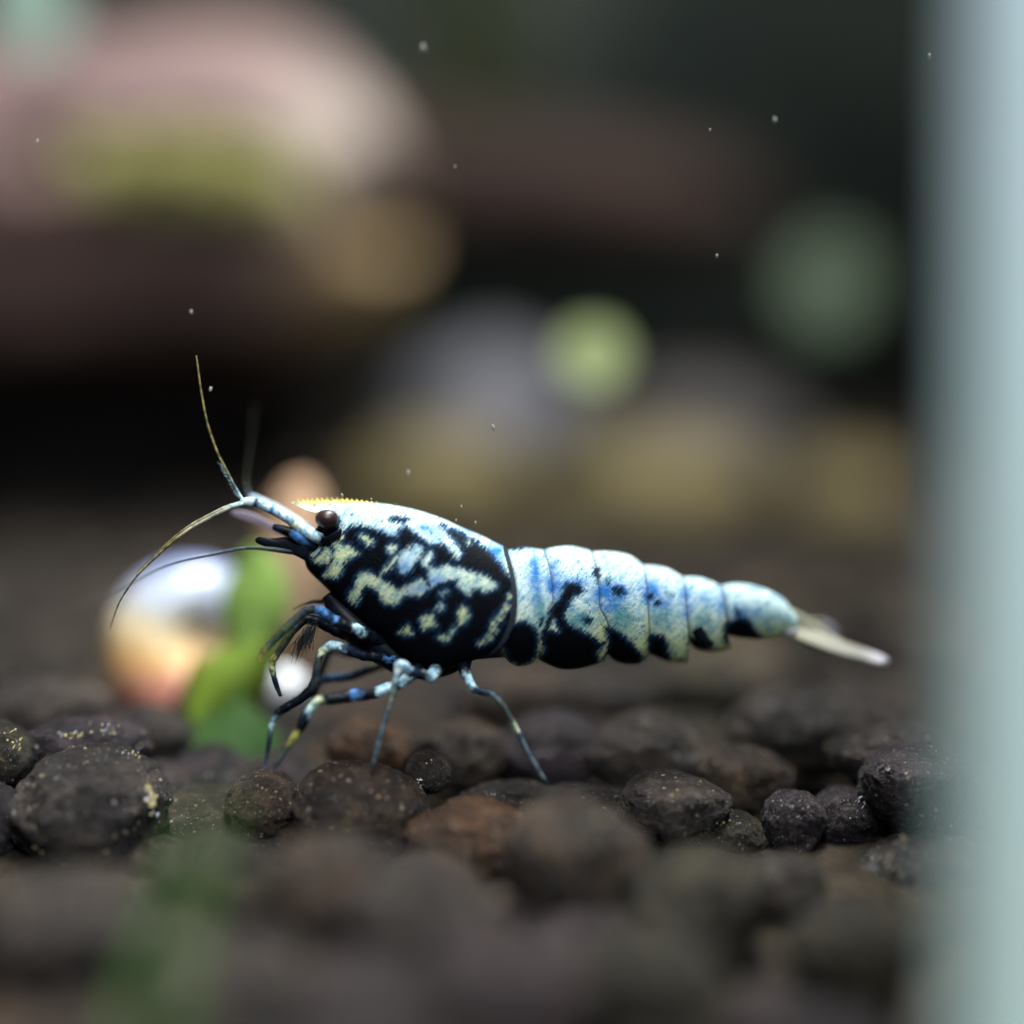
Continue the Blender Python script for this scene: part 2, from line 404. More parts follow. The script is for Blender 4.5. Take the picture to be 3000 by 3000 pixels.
for a in FL:
    add_glint(*a)
# the far gravel reads as one mass
def far_gravel():
    V, Fc, n0 = [], [], 0
    src = []
    bm = bmesh.new(); bmesh.ops.create_icosphere(bm, subdivisions=2, radius=1); 
    base = np.array([v.co[:] for v in bm.verts]); fs = [tuple(v.index for v in f.verts) for f in bm.faces]; bm.free()
    pts = [(c, r) for c, r in fill[300 - N_HERO - 2:]]
    y = 18.0
    while y < 235:
        half = (y + 60) * 0.36 + 6
        x = -half
        while x < half:
            r = random.uniform(1.5, 2.6)
            xx = x + random.uniform(-1, 1); yy = y + random.uniform(-1, 1)
            pts.append((np.array((xx, yy, ground_h(xx, yy) - r * random.uniform(.4, 1.2))), r))
            x += 4.1
        y += 3.9
    for c, r in pts:
        k = random.random() * 50
        rr = np.array([1 + 0.2 * nz(b, 1.1, k) for b in base])
        v = base * rr[:, None] * np.array((random.uniform(.9, 1.2), random.uniform(.9, 1.2), random.uniform(.7, .95))) * r + c
        V.append(v); Fc += [tuple(i + n0 for i in f) for f in fs]; n0 += len(base)
    k = NT('far_soil'); p = k.pos()
    n = k.noise(p, 130, 3); n2 = k.noise(p, 700, 4)
    col = k.ramp(n, [(0.3, (0.005, 0.004, 0.004)), (0.5, (0.022, 0.017, 0.014)), (0.68, (0.10, 0.075, 0.05))])
    k.set(Base_Color=k.mix(k.math('MULTIPLY', n2, 0.6), col, (0.012, 0.010, 0.010)), Roughness=0.8, Specular_IOR_Level=0.1)
    o = link('gravel', mesh('gravel', np.concatenate(V), Fc), k.m, GROUND); o['kind'] = 'stuff'
far_gravel()

# ------------------------------------------------------------------ shrimp
SHRIMP = empty('shrimp', P(1500, 2270, 60))
tag(SHRIMP, 'black shrimp with blue-white patches and a pale banded tail, standing on dark gravel', 'shrimp')

def poly(pts, n=None, t=None, lin=0.0):
    """sample a polyline by arc length with Catmull-Rom smoothing"""
    p = np.asarray(pts, float)
    q = np.vstack([2 * p[0] - p[1], p, 2 * p[-1] - p[-2]])
    out = []; 
    for i in range(1, len(q) - 2):
        for u in np.linspace(0, 1, 16, endpoint=False):
            a, b, c, d = q[i - 1], q[i], q[i + 1], q[i + 2]
            out.append(0.5 * ((2 * b) + (-a + c) * u + (2 * a - 5 * b + 4 * c - d) * u ** 2 + (-a + 3 * b - 3 * c + d) * u ** 3))
    out.append(p[-1]); out = np.array(out)
    if lin: 
        u = np.linspace(0, len(p) - 1, len(out)); o2 = np.stack([np.interp(u, np.arange(len(p)), p[:, k]) for k in range(p.shape[1])], -1); out = out * (1 - lin) + o2 * lin
    L = np.concatenate([[0], np.cumsum(np.linalg.norm(np.diff(out[:, :min(3, out.shape[1])], axis=0), axis=1))]); L /= L[-1]
    if t is None: t = np.linspace(0, 1, n)
    return np.stack([np.interp(t, L, out[:, k]) for k in range(out.shape[1])], -1)

EDGE_CAR_F = [(930, 1481), (952, 1500), (962, 1530), (945, 1570), (915, 1605), (893, 1642)]
SEG = [  # name, front edge, top, back edge, bottom, (width front, mid, back), rows, inset at front
 ('head', [(858, 1574), (850, 1595), (860, 1614)], [(858, 1574), (898, 1562), (926, 1547), (941, 1515), (930, 1481)], EDGE_CAR_F,
   [(860, 1614), (893, 1642)], (16, 46, 66), 50, 0),
 ('carapace', EDGE_CAR_F, [(930, 1481), (1014, 1472), (1087, 1474), (1143, 1480), (1221, 1496), (1299, 1522), (1350, 1546), (1402, 1567), (1454, 1593), (1487, 1608)],
   [(1487, 1608), (1503, 1660), (1514, 1720), (1510, 1790), (1482, 1860), (1440, 1905), (1400, 1926)],
   [(893, 1642), (905, 1671), (952, 1717), (1004, 1769), (1066, 1826), (1118, 1868), (1159, 1909), (1211, 1948), (1273, 1962), (1325, 1950), (1376, 1930), (1400, 1926)],
   (66, 142, 138), 260, 0),
 ('s1', [(1487, 1612), (1503, 1660), (1512, 1720), (1508, 1790), (1482, 1840), (1466, 1885), (1478, 1925)], [(1487, 1612), (1530, 1604), (1589, 1612)],
   [(1589, 1612), (1607, 1660), (1614, 1740), (1606, 1800), (1592, 1850), (1585, 1890), (1575, 1925)], [(1478, 1925), (1500, 1943), (1527, 1950), (1555, 1943), (1575, 1925)], (128, 130, 130), 56, 1),
 ('s2', [(1592, 1611), (1609, 1660), (1614, 1740), (1604, 1800), (1588, 1850), (1580, 1890), (1582, 1935)], [(1592, 1611), (1630, 1604), (1676, 1602), (1727, 1614)],
   [(1727, 1614), (1741, 1660), (1747, 1715), (1748, 1762), (1768, 1800), (1777, 1840), (1774, 1890), (1766, 1937)], [(1582, 1935), (1640, 1957), (1698, 1956), (1766, 1937)], (126, 132, 130), 76, 1),
 ('s3', [(1731, 1617), (1743, 1660), (1748, 1715), (1750, 1762), (1769, 1800), (1778, 1840), (1775, 1880), (1777, 1914)], [(1731, 1617), (1785, 1617), (1843, 1628), (1879, 1652)],
   [(1879, 1652), (1886, 1740), (1890, 1827), (1893, 1890), (1889, 1930)], [(1777, 1914), (1800, 1934), (1835, 1944), (1870, 1942), (1889, 1930)], (122, 124, 116), 66, 1),
 ('s4', [(1883, 1655), (1888, 1740), (1892, 1827), (1896, 1890), (1900, 1914)], [(1883, 1655), (1951, 1665), (1995, 1688)],
   [(1995, 1688), (1998, 1776), (2006, 1856), (2012, 1900), (2009, 1940)], [(1900, 1914), (1959, 1937), (2009, 1940)], (108, 110, 102), 54, 1),
 ('s5', [(1998, 1691), (2001, 1776), (2008, 1840), (2014, 1875)], [(1998, 1691), (2053, 1694), (2104, 1713)],
   [(2104, 1713), (2111, 1776), (2122, 1850), (2143, 1895)], [(2014, 1875), (2040, 1900), (2096, 1907), (2143, 1895)], (92, 92, 84), 50, 1),
 ('s6', [(2106, 1717), (2113, 1776), (2120, 1830), (2126, 1860)], [(2106, 1717), (2169, 1711), (2234, 1725), (2292, 1754), (2325, 1795)],
   [(2325, 1795), (2332, 1825), (2318, 1856)], [(2126, 1860), (2183, 1870), (2256, 1871), (2318, 1856)], (74, 70, 36), 70, 1),
]
def body_d(px): return 60.0 + np.maximum(0, px - 1500) * 0.0125 * 0.23
NTH = 90                      # points from back to belly on one side
def build_body():
    th = np.linspace(0, math.pi, NTH); v = (1 - np.cos(th)) / 2
    prof = np.sin(th) ** 0.82
    rows2d, rowsw, rown, rows_s = [], [], [], []
    for si, (nm, fr, tp, bk, bt, wd, n, inset) in enumerate(SEG):
        s = np.linspace(0, 1, n)
        Fv, Kv = poly(fr, t=v), poly(bk, t=v); Ts, Bs = poly(tp, t=s), poly(bt, t=s)
        S, Vv = s[:, None, None], v[None, :, None]
        pt = (1 - Vv) * Ts[:, None] + Vv * Bs[:, None] + (1 - S) * Fv[None] + S * Kv[None] \
           - ((1 - S) * (1 - Vv) * Ts[0] + S * (1 - Vv) * Ts[-1] + (1 - S) * Vv * Bs[0] + S * Vv * Bs[-1])
        wid = np.interp(s, [0, .5, 1], wd)
        if nm == 'carapace': wid = np.interp(s, [0, .08, .25, .5, .8, 1], [66, 78, 108, 138, 146, 136])
        if inset:
            k = np.exp(-s / 0.10)
            mid = pt.mean(1, keepdims=True)
            pt = mid + (pt - mid) * (1 - 0.011 * k)[:, None, None]
            wid = wid * (1 - 0.055 * k)
        if nm not in ('head',):  # thin flared rim at the rear edge of each plate
            wid = wid * (1 + 0.022 * np.exp(-(1 - s) / 0.05))
        rows2d.append(pt); rowsw.append(wid[:, None] * prof[None]); rown += [si] * n; rows_s.append(s)
    A = np.concatenate(rows2d); Wd = np.concatenate(rowsw); rown = np.array(rown); rs = np.concatenate(rows_s)
    nr = len(A)
    # lower body narrows towards the legs on the carapace
    px, py = A[..., 0], A[..., 1]
    d = body_d(px)
    base = CAM + d[..., None] * (FWD + ((px - 1500) / F)[..., None] * RIGHT - ((py - 1500) / F)[..., None] * UP)
    dep = (Wd * 0.0125)[..., None] * np.array([0, 1.0, 0])
    near = base - dep; far = base[:, 1:-1][:, ::-1] + dep[:, 1:-1][:, ::-1]
    ring = np.concatenate([near, far], 1); m = ring.shape[1]
    V = ring.reshape(-1, 3)
    Fc = [(r * m + j, r * m + (j + 1) % m, (r + 1) * m + (j + 1) % m, (r + 1) * m + j) for r in range(nr - 1) for j in range(m)]
    Fc += [tuple(range(m))[::-1], tuple((nr - 1) * m + j for j in range(m))]
    me = mesh('body', V, Fc)
    # --- pattern, looked up where each near-side point is seen
    q = project(near.reshape(-1, 3)).reshape(nr, NTH, 2)
    mask, rim, tint = pattern(q, rown, rs, v)
    def full(a): return np.concatenate([a, a[:, 1:-1][:, ::-1]], 1).reshape(-1, *a.shape[2:])
    set_col(me, 'mask', full(np.stack([mask, rim, 0 * mask], -1)))
    set_col(me, 'tint', full(tint))
    side = np.concatenate([q / 1000.0, np.zeros((nr, NTH, 1))], -1)
    side = full(side); set_vec(me, 'side', side)
    return link('body', me, M_BODY, SHRIMP)

def Z(ox, oy, sc):
    return lambda pts: np.array([(ox + sc * x, oy + sc * y) for x, y in pts])
z4 = Z(800, 1400, .2588); z5 = Z(1000, 1450, .28468); z7 = Z(1450, 1550, .28468); z2 = Z(1350, 1450, .7246); zi = Z(0, 0, 1)
def ell(cx, cy, rx, ry, rot=0):
    t = np.linspace(0, 2 * math.pi, 14, endpoint=False); c, s = math.cos(rot), math.sin(rot)
    return [(cx + rx * math.cos(a) * c - ry * math.sin(a) * s, cy + rx * math.cos(a) * s + ry * math.sin(a) * c) for a in t]
WHITE = [ # polygons of pale pigment on the carapace, with yellowness
 (zi([(900, 1430), (1100, 1430), (1300, 1480), (1450, 1560), (1510, 1610), (1495, 1685), (1487, 1678), (1467, 1649), (1438, 1618), (1410, 1590), (1364, 1564), (1327, 1544), (1302, 1552), (1322, 1578), (1339, 1598), (1350, 1621), (1342, 1635), (1316, 1607), (1302, 1589), (1285, 1592), (1256, 1587), (1228, 1570), (1208, 1552), (1185, 1535), (1168, 1552), (1159, 1572), (1137, 1564), (1108, 1550), (1074, 1541), (1033, 1537), (1007, 1553), (992, 1560), (1000, 1524), (985, 1501), (960, 1500), (900, 1500)]), 0.05),
 (z4([(650, 700), (700, 660), (780, 640), (790, 680), (720, 720), (760, 760), (860, 770), (960, 860), (860, 920), (780, 980), (770, 1060), (720, 1130), (660, 1130), (570, 1110), (640, 1020), (680, 940), (690, 850), (690, 780)]), 0.85),
 (z4([(980, 650), (1030, 640), (1080, 680), (1130, 710), (1120, 750), (1080, 760), (1050, 720), (1000, 700)]), 0.8),
 (z4([(1300, 790), (1350, 755), (1400, 780), (1390, 830), (1340, 860), (1310, 830)]), 0.5),
 (z5([(590, 640), (620, 590), (700, 560), (760, 510), (830, 540), (840, 590), (770, 680), (700, 770), (640, 810), (600, 790), (590, 720)]), 0.0),
 (z5([(415, 805), (470, 730), (560, 630), (595, 640), (540, 710), (470, 780)]), 0.75),
 (z5([(830, 690), (870, 620), (910, 580), (940, 610), (920, 680), (880, 740), (850, 730)]), 0.2),
 (z5([(890, 820), (920, 760), (1000, 755), (1090, 725), (1200, 755), (1300, 790), (1420, 820), (1500, 850), (1600, 930), (1590, 960), (1530, 970), (1470, 1000), (1430, 960), (1330, 960), (1310, 1020), (1240, 970), (1200, 930), (1200, 870), (1120, 870), (1010, 900), (930, 935), (900, 890)]), 0.3),
 (z5([(80, 1010), (140, 960), (170, 850), (220, 795), (290, 800), (400, 870), (500, 930), (590, 990), (640, 960), (740, 900), (820, 870), (880, 920), (900, 960), (830, 1020), (760, 1030), (640, 1030), (600, 1100), (530, 1130), (450, 1110), (400, 1050), (390, 990), (300, 940), (230, 935), (200, 980), (190, 1050), (150, 1130), (100, 1120), (70, 1070)]), 0.75),
 (z5([(820, 1280), (880, 1235), (945, 1235), (945, 1300), (985, 1350), (900, 1360), (840, 1385), (825, 1330)]), 0.95),
 (z5([(1205, 1200), (1240, 1135), (1285, 1170), (1305, 1260), (1260, 1325), (1205, 1335), (1215, 1260)]), 0.95),
 (z5([(605, 1425), (680, 1335), (735, 1435), (670, 1435)]), 1.0), (z5([(995, 1470), (1040, 1450), (1115, 1445), (1115, 1495), (1050, 1505)]), 1.0),
 (z5([(975, 1185), (1030, 1115), (1055, 1150), (1015, 1185)]), 0.4), (z5([(1115, 1415), (1165, 1365), (1165, 1400), (1135, 1430)]), 0.6), (z5([(1015, 1025), (1060, 995), (1045, 1035)]), 0.3),
 (z5(ell(1735, 1050, 16, 36, .3)), 0.7), (z5(ell(1700, 1155, 22, 42, .6)), 0.5), (z5(ell(1655, 1210, 20, 34, .6)), 0.8), (z5(ell(1620, 1270, 34, 30)), 0.9),
 (z5(ell(1570, 1325, 26, 32)), 0.9), (z5(ell(1568, 1390, 36, 26)), 0.9), (z5(ell(1520, 1468, 36, 26, -.6)), 0.9), (z5(ell(1450, 1520, 40, 17, -.5)), 1.0),
 (z4([(330, 740), (420, 720), (520, 700), (550, 750), (530, 850), (480, 890), (380, 870), (360, 840), (430, 800), (380, 770)]), 0.4),
 (z4([(440, 930), (520, 880), (600, 790), (660, 830), (670, 900), (620, 960), (520, 970)]), 0.8),
]
WHITE_TINY = [(1310, 490, 14), (1180, 640, 12), (700, 545, 10), (1090, 1000, 10)]
BLACK_IN = [z4([(1280, 480), (1330, 440), (1420, 430), (1500, 440), (1590, 450), (1520, 490), (1480, 530), (1400, 510)]),
            z5([(1010, 300), (1060, 280), (1090, 330), (1040, 350)])]
BLACK_ABD = [
 z7(ell(270, 1170, 198, 235)),
 z7([(460, 1120), (530, 900), (560, 800), (650, 720), (690, 620), (720, 550), (800, 545), (880, 560), (935, 630), (900, 670), (840, 690), (770, 780), (740, 840), (730, 920), (780, 980), (880, 1030), (980, 1080), (1090, 1160), (1150, 1160), (1075, 1270), (1080, 1380), (1080, 1480), (480, 1480), (470, 1300), (490, 1230)]),
 z7([(1120, 1000), (1230, 1010), (1320, 1080), (1450, 1200), (1530, 1300), (1500, 1440), (1300, 1440), (1150, 1420), (1140, 1290), (1160, 1160)]),
 z7([(1570, 1090), (1640, 1075), (1740, 1090), (1790, 1180), (1810, 1340), (1780, 1400), (1640, 1390), (1560, 1330)]),
 z2([(925, 575), (980, 568), (1000, 600), (1022, 632), (1010, 660), (930, 650), (915, 600)]),
 z2([(1060, 520), (1110, 500), (1130, 488), (1170, 500), (1200, 550), (1225, 578), (1200, 610), (1060, 600)]),
 z2([(1110, 450), (1130, 470), (1135, 500), (1110, 490)]),
 z7([(1015, 390), (1080, 395), (1085, 490), (1050, 520), (1015, 490)]), z7([(1190, 600), (1330, 595), (1345, 660), (1280, 695), (1220, 680)]),
 z7(ell(1150, 540, 22, 32)), z7(ell(1600, 690, 46, 34)), z7(ell(1670, 760, 34, 30)), z7(ell(1790, 665, 40, 12)),
 z7([(100, 150), (230, 150), (350, 200), (210, 214), (120, 190)]), z7(ell(480, 950, 20, 60, .2)), z7(ell(960, 940, 52, 40)),
]
WHITE_NOTCH = [z7([(545, 1020), (600, 945), (645, 1050)]), z7(ell(470, 1255, 22, 30)), z7([(1070, 1280), (1120, 1260), (1140, 1330), (1120, 1385), (1075, 1380)])]
def sdf(pts, pl):
    """signed distance (px), positive inside, to polygon pl"""
    x, y = pts[:, 0], pts[:, 1]
    D = np.full(len(pts), 1e9); ins = np.zeros(len(pts), bool); n = len(pl)
    for i in range(n):
        a, b = pl[i], pl[(i + 1) % n]; e = b - a
        t = np.clip(((x - a[0]) * e[0] + (y - a[1]) * e[1]) / max(e @ e, 1e-9), 0, 1)
        D = np.minimum(D, np.hypot(x - a[0] - t * e[0], y - a[1] - t * e[1]))
        cr = ((a[1] > y) != (b[1] > y)); 
        with np.errstate(divide='ignore', invalid='ignore'):
            ins ^= cr & (x < (b[0] - a[0]) * (y - a[1]) / (b[1] - a[1] + 1e-12) + a[0])
    return np.where(ins, D, -D)
def pattern(q, rown, rs, v):
    sh = q.shape[:2]; pts = q.reshape(-1, 2)
    nseg = np.repeat(rown, sh[1]); srow = np.repeat(rs, sh[1]); vv = np.tile(v, sh[0])
    car = nseg <= 1
    W = np.full(len(pts), -60.0); yel = np.zeros(len(pts)); best = np.full(len(pts), -1e9)
    SOFT = 30.0
    pc = pts[car]; wc = np.full(len(pc), -60.0); yc = np.zeros(len(pc))
    for pl, ye in WHITE:
        s = sdf(pc, pl); up = s > wc; yc = np.where(up, ye, yc); wc = np.maximum(wc, s)
    for x, y, r in WHITE_TINY:
        c = z5([(x, y)])[0]; s = r * .28468 - np.hypot(pc[:, 0] - c[0], pc[:, 1] - c[1]); up = s > wc; yc = np.where(up, .9, yc); wc = np.maximum(wc, s)
    for pl in BLACK_IN: wc = np.minimum(wc, -sdf(pc, pl))
    yc = np.clip(yc + 0.35 * np.clip((pc[:, 0] - 1300) / 200, 0, 1) * (pc[:, 1] > 1640), 0, 1)
    W[car] = wc; yel[car] = yc
    pa = pts[~car]; wa = np.full(len(pa), 60.0)
    for pl in BLACK_ABD: wa = np.minimum(wa, -sdf(pa, pl))
    for pl in WHITE_NOTCH: wa = np.maximum(wa, sdf(pa, pl))
    va = vv[~car]; sa = srow[~car]
    ya = np.clip((va - 0.36) * 2.2, 0, 0.9) + 0.35 * np.clip((sa - 0.80) / 0.1, 0, 1) * np.clip(va * 2 - .3, 0, 1)
    W[~car] = wa; yel[~car] = np.clip(ya, 0, 1)
    blue = np.zeros(len(pts)); teal = np.zeros(len(pts))
    def g(cx, cy, rx, ry, a, arr):
        r2 = ((pts[:, 0] - cx) / rx) ** 2 + ((pts[:, 1] - cy) / ry) ** 2
        arr += a * np.exp(-r2 * 1.2)
    for z, cx, cy, rx, ry, a in [(z7, 430, 560, 70, 330, .75), (z7, 590, 480, 70, 230, .8), (z7, 800, 560, 190, 60, .9), (z7, 1150, 690, 140, 140, 1.3), (z7, 1290, 640, 120, 80, .9),
                                (z7, 1590, 620, 110, 120, 1.0), (z7, 1680, 740, 120, 60, .6), (z5, 850, 340, 70, 50, .9), (z5, 960, 400, 120, 100, .45), (z5, 1600, 620, 120, 120, 1.0), (z5, 1300, 370, 200, 60, .5),
                                (z2, 910, 430, 30, 80, .8), (z2, 980, 420, 50, 40, .4), (z2, 1060, 430, 30, 60, .6), (z2, 1150, 480, 70, 30, .7), (z5, 640, 740, 100, 110, .5), (z5, 960, 880, 140, 80, .6), (z5, 760, 980, 160, 60, .5), (z5, 480, 380, 120, 60, .35), (z7, 1200, 760, 160, 120, .6), (z7, 640, 600, 80, 120, .7), (z7, 380, 400, 60, 200, .5), (z2, 800, 450, 60, 60, .4)]:
        c = z([(cx, cy)])[0]; k = {z7: .28468, z5: .28468, z2: .7246}[z]
        g(c[0], c[1], rx * k, ry * k, a, blue)
    for z, cx, cy, rx, ry, a in [(z7, 870, 930, 150, 120, .9), (z7, 1310, 920, 130, 150, 1.0), (z7, 1720, 930, 150, 120, .7), (z7, 470, 850, 60, 180, .8), (z2, 985, 520, 40, 60, .8), (z2, 1230, 520, 80, 60, .5)]:
        c = z([(cx, cy)])[0]; k = .28468 if z is z7 else .7246
        g(c[0], c[1], rx * k, ry * k, a, teal)
    mask = np.clip(0.5 + W / SOFT * 0.5, 0, 1)
    rim = np.zeros(len(pts))
    rim = np.maximum(rim, ((nseg == 1) & (srow > 0.975)).astype(float))
    rim = np.maximum(rim, np.where(nseg > 1, np.clip(1 - srow / 0.09, 0, 1) * 0.75, 0))
    out = np.stack([yel, np.clip(blue * 1.35, 0, 1), np.clip(teal * 1.3, 0, 1)], -1)
    return mask.reshape(sh), rim.reshape(sh), out.reshape(*sh, 3)
build_body()

def tube_geo(ctrl, per=10, sides=12, flat=1.0, lin=0.0):
    """ctrl rows: (px, py, d, radius px, r, g, b) -> verts, faces, colours"""
    c = np.array(ctrl, float)
    xyz = np.array([P(a, b, d) for a, b, d in c[:, :3]])
    data = np.hstack([xyz, c[:, 3:4] * 0.0125, c[:, 4:]])
    n = max(8, per * (len(c) - 1))
    s = poly(data, n, lin=lin)
    col = s[:, 4:]
    V, Fc, jit = [], [], []
    T = np.gradient(s[:, :3], axis=0); T /= np.linalg.norm(T, axis=1)[:, None]
    nrm = np.array([0, 1.0, 0.01])
    ang = np.linspace(0, 2 * math.pi, sides, endpoint=False)
    for i in range(n):
        nrm = nrm - T[i] * (nrm @ T[i]); nrm /= np.linalg.norm(nrm); bi = np.cross(T[i], nrm)
        r = max(s[i, 3], 0.004)
        for a in ang:
            q = s[i, :3] + r * (math.cos(a) * nrm * flat + math.sin(a) * bi)
            if lin:   # limbs: uneven girth, ragged edges of the colour bands
                q = s[i, :3] + (q - s[i, :3]) * (1 + 0.16 * nz(s[i, :3], 3.1, 4) + 0.12 * nz(q, 7.0, 2))
                jit.append(np.clip(i + 7 * nz(q, 6.5, 9) + 5 * nz(q, 15, 1), 0, n - 1))
            V.append(q)
    for i in range(n - 1):
        for j in range(sides): Fc.append((i * sides + j, i * sides + (j + 1) % sides, (i + 1) * sides + (j + 1) % sides, (i + 1) * sides + j))
    Fc += [tuple(range(sides))[::-1], tuple((n - 1) * sides + j for j in range(sides))]
    if lin: cc = np.stack([np.interp(jit, np.arange(n), col[:, k]) for k in range(3)], -1)
    else: cc = np.repeat(col, sides, 0)
    return np.array(V), Fc, np.clip(cc, 0, 1)
def tube(name, ctrl, parent, mat=None, label=None, **kw):
    V, Fc, c = tube_geo(ctrl, **kw)
    me = mesh(name, V, Fc); set_col(me, 'col', c)
    o = link(name, me, mat or M_LIMB, parent)
    if label: o['label'] = label
    return o
def hairs(name, roots, parent, col, r=0.6):
    """many fine bristles as one part; roots: list of (p0, p1) pixel triples"""
    V, Fc, C, n0 = [], [], [], 0
    for a, b in roots:
        m = tuple((a[i] + b[i]) / 2 + (random.uniform(-3, 3) if i < 2 else 0) for i in range(3))
        v, f, c = tube_geo([(*a, r, *col), (*m, r * .8, *col), (*b, r * .25, *col)], per=3, sides=4)
        V.append(v); Fc += [tuple(i + n0 for i in q) for q in f]; C.append(c); n0 += len(v)
    me = mesh(name, np.concatenate(V), Fc); set_col(me, 'col', np.concatenate(C))
    o = link(name, me, M_LIMB, parent); o['kind'] = 'stuff'; return o

K = (.004, .006, .011); NV = (.012, .022, .045); WB = (.50, .68, .72); WY = (.66, .68, .42); YO = (.40, .33, .08); GB = (.085, .105, .12); GD = (.045, .055, .05); BL = (.10, .26, .55)
def leg(rows, label=None, **kw): return tube('leg', [(*r[:4], *r[4]) for r in rows], SHRIMP, label=label, lin=1.0, sides=20, per=14, **kw)
# hind leg with its foot on the gravel
leg([(1345, 1870, 60.2, 30, K), (1352, 1905, 59.8, 28, K), (1358, 1945, 59.0, 22, K), (1364, 1975, 58.6, 15, K), (1372, 1990, 58.5, 13, WB), (1382, 2010, 58.4, 13, WB), (1392, 2022, 58.4, 11, NV), (1425, 2030, 58.3, 11, NV), (1440, 2034, 58.2, 11, GB), (1452, 2042, 58.2, 11, GB), (1475, 2068, 58.1, 9, GD), (1500, 2112, 58.0, 8, GD), (1511, 2133, 58, 8, WY), (1518, 2146, 58, 7.5, GB), (1551, 2212, 57.9, 7, GB), (1590, 2276, 57.8, 6, GB), (1604, 2296, 57.8, 3, GD)])
# leg dropping straight down from the pale knee
leg([(1290, 1890, 60.2, 28, K), (1286, 1935, 59.6, 27, K), (1276, 1965, 58.8, 22, K), (1262, 1985, 58.3, 16, WB), (1236, 1975, 58.1, 14, K), (1200, 1968, 57.9, 14, NV), (1182, 1950, 57.8, 15, WB), (1170, 1948, 57.8, 15, (.75, .78, .78)), (1163, 1975, 57.8, 11, WB), (1156, 2010, 57.8, 9, GB), (1149, 2042, 57.8, 9, (.22, .23, .16)), (1140, 2070, 57.8, 8, GB), (1126, 2114, 57.8, 8, GB), (1105, 2197, 57.7, 7.5, GB), (1092, 2240, 57.6, 6, GD), (1086, 2262, 57.6, 3, GD)])
# longest walking leg, bent at the yellow knee
leg([(1255, 1910, 60.2, 26, K), (1235, 1950, 59.4, 22, K), (1212, 1972, 58.8, 18, K), (1203, 1980, 58.7, 16, WB), (1172, 2003, 58.4, 15, WB), (1158, 2010, 58.4, 15, K), (1138, 2014, 58.3, 15, WB), (1112, 2026, 58.2, 16, WB), (1098, 2032, 58.2, 16, K), (1060, 2036, 58, 17, K), (1040, 2036, 58, 17, BL), (1022, 2040, 58, 17, K), (975, 2048, 57.8, 17, K), (953, 2050, 57.8, 15, K), (937, 2050, 57.8, 13, WY), (922, 2062, 57.8, 13, WY), (908, 2080, 57.8, 13, WB), (898, 2098, 57.8, 14, K), (880, 2132, 57.8, 13, K), (868, 2152, 57.8, 12, YO), (858, 2166, 57.8, 11, YO), (841, 2192, 57.8, 9, GD), (812, 2236, 57.7, 7, GD), (800, 2252, 57.7, 3, GD)])
# legs of the middle pairs
leg([(1175, 1905, 60, 18, K), (1150, 1930, 59.4, 15, K), (1138, 1934, 59.4, 13, BL), (1122, 1926, 59.3, 15, K), (1064, 1920, 59, 16, K), (1010, 1900, 58.8, 15, NV), (990, 1892, 58.8, 14, WB), (968, 1890, 58.8, 14, WB), (945, 1905, 58.8, 12, WY), (935, 1925, 58.8, 11, GD), (930, 1950, 58.8, 11, GD), (925, 1985, 58.8, 11, GD), (914, 2020, 58.8, 14, K), (880, 2050, 58.8, 13, K), (850, 2066, 58.8, 12, K), (822, 2082, 58.8, 11, K)])
leg([(1160, 1935, 61.5, 16, K), (1125, 1945, 61.5, 14, GD), (1090, 1958, 61.4, 14, (.09, .11, .07)), (1062, 1968, 61.4, 14, NV), (1030, 1980, 61.3, 14, NV), (975, 1986, 61.2, 13, (.04, .10, .18)), (940, 1992, 61.2, 13, NV), (900, 2026, 61, 13, K), (860, 2058, 60.8, 12, K), (815, 2086, 60.6, 11, K), (803, 2104, 60.5, 9, K), (798, 2116, 60.5, 9, WB), (795, 2126, 60.5, 8, WB), (792, 2142, 60.5, 7, GB), (786, 2190, 60.4, 7, NV), (775, 2250, 60.3, 5, GB), (772, 2266, 60.3, 2, GD)])
# the two small clawed front legs and their brushes
leg([(1120, 1880, 59.5, 20, K), (1064, 1856, 58.8, 18, K), (1046, 1842, 58.7, 14, WB), (1030, 1838, 58.7, 16, K), (990, 1822, 58.6, 17, K), (977, 1816, 58.6, 14, BL), (962, 1806, 58.5, 16, K), (940, 1790, 58.4, 14, BL), (922, 1786, 58.4, 14, K), (893, 1790, 58.4, 14, GD), (860, 1820, 58.3, 12, GD), (831, 1847, 58.2, 11, (.05, .075, .03)), (795, 1885, 58.2, 11, GD), (774, 1908, 58.1, 10, (.07, .08, .03)), (764, 1925, 58.1, 8, YO), (760, 1938, 58.1, 4, YO)], label='slender clawed front leg with a yellow tip')
leg([(1110, 1895, 60.5, 18, K), (1040, 1870, 60, 16, K), (975, 1845, 59.6, 16, K), (930, 1820, 59.4, 15, K), (896, 1812, 59.3, 13, K), (868, 1838, 59.2, 11, GD), (841, 1871, 59.1, 11, (.06, .07, .03)), (815, 1912, 59, 10, GD), (800, 1935, 59, 10, YO), (796, 1956, 59, 9, (.30, .30, .12)), (802, 1984, 58.9, 8, NV), (812, 2015, 58.9, 7, K), (822, 2040, 58.8, 5, K)])
leg([(1010, 1790, 60.5, 9, K), (975, 1768, 60.3, 8, K), (948, 1762, 60.2, 7, K), (915, 1763, 60.2, 5, NV), (885, 1772, 60.2, 3, GD), (858, 1786, 60.2, 1.5, GD)])
leg([(1060, 1905, 62, 15, K), (1020, 1915, 62, 14, K), (985, 1905, 62, 13, NV), (962, 1915, 62, 12, NV), (945, 1960, 62, 11, K), (930, 2010, 62, 11, K), (905, 2060, 62, 9, K), (888, 2100, 62, 7, GD), (880, 2128, 62, 5, YO)])
hr = []
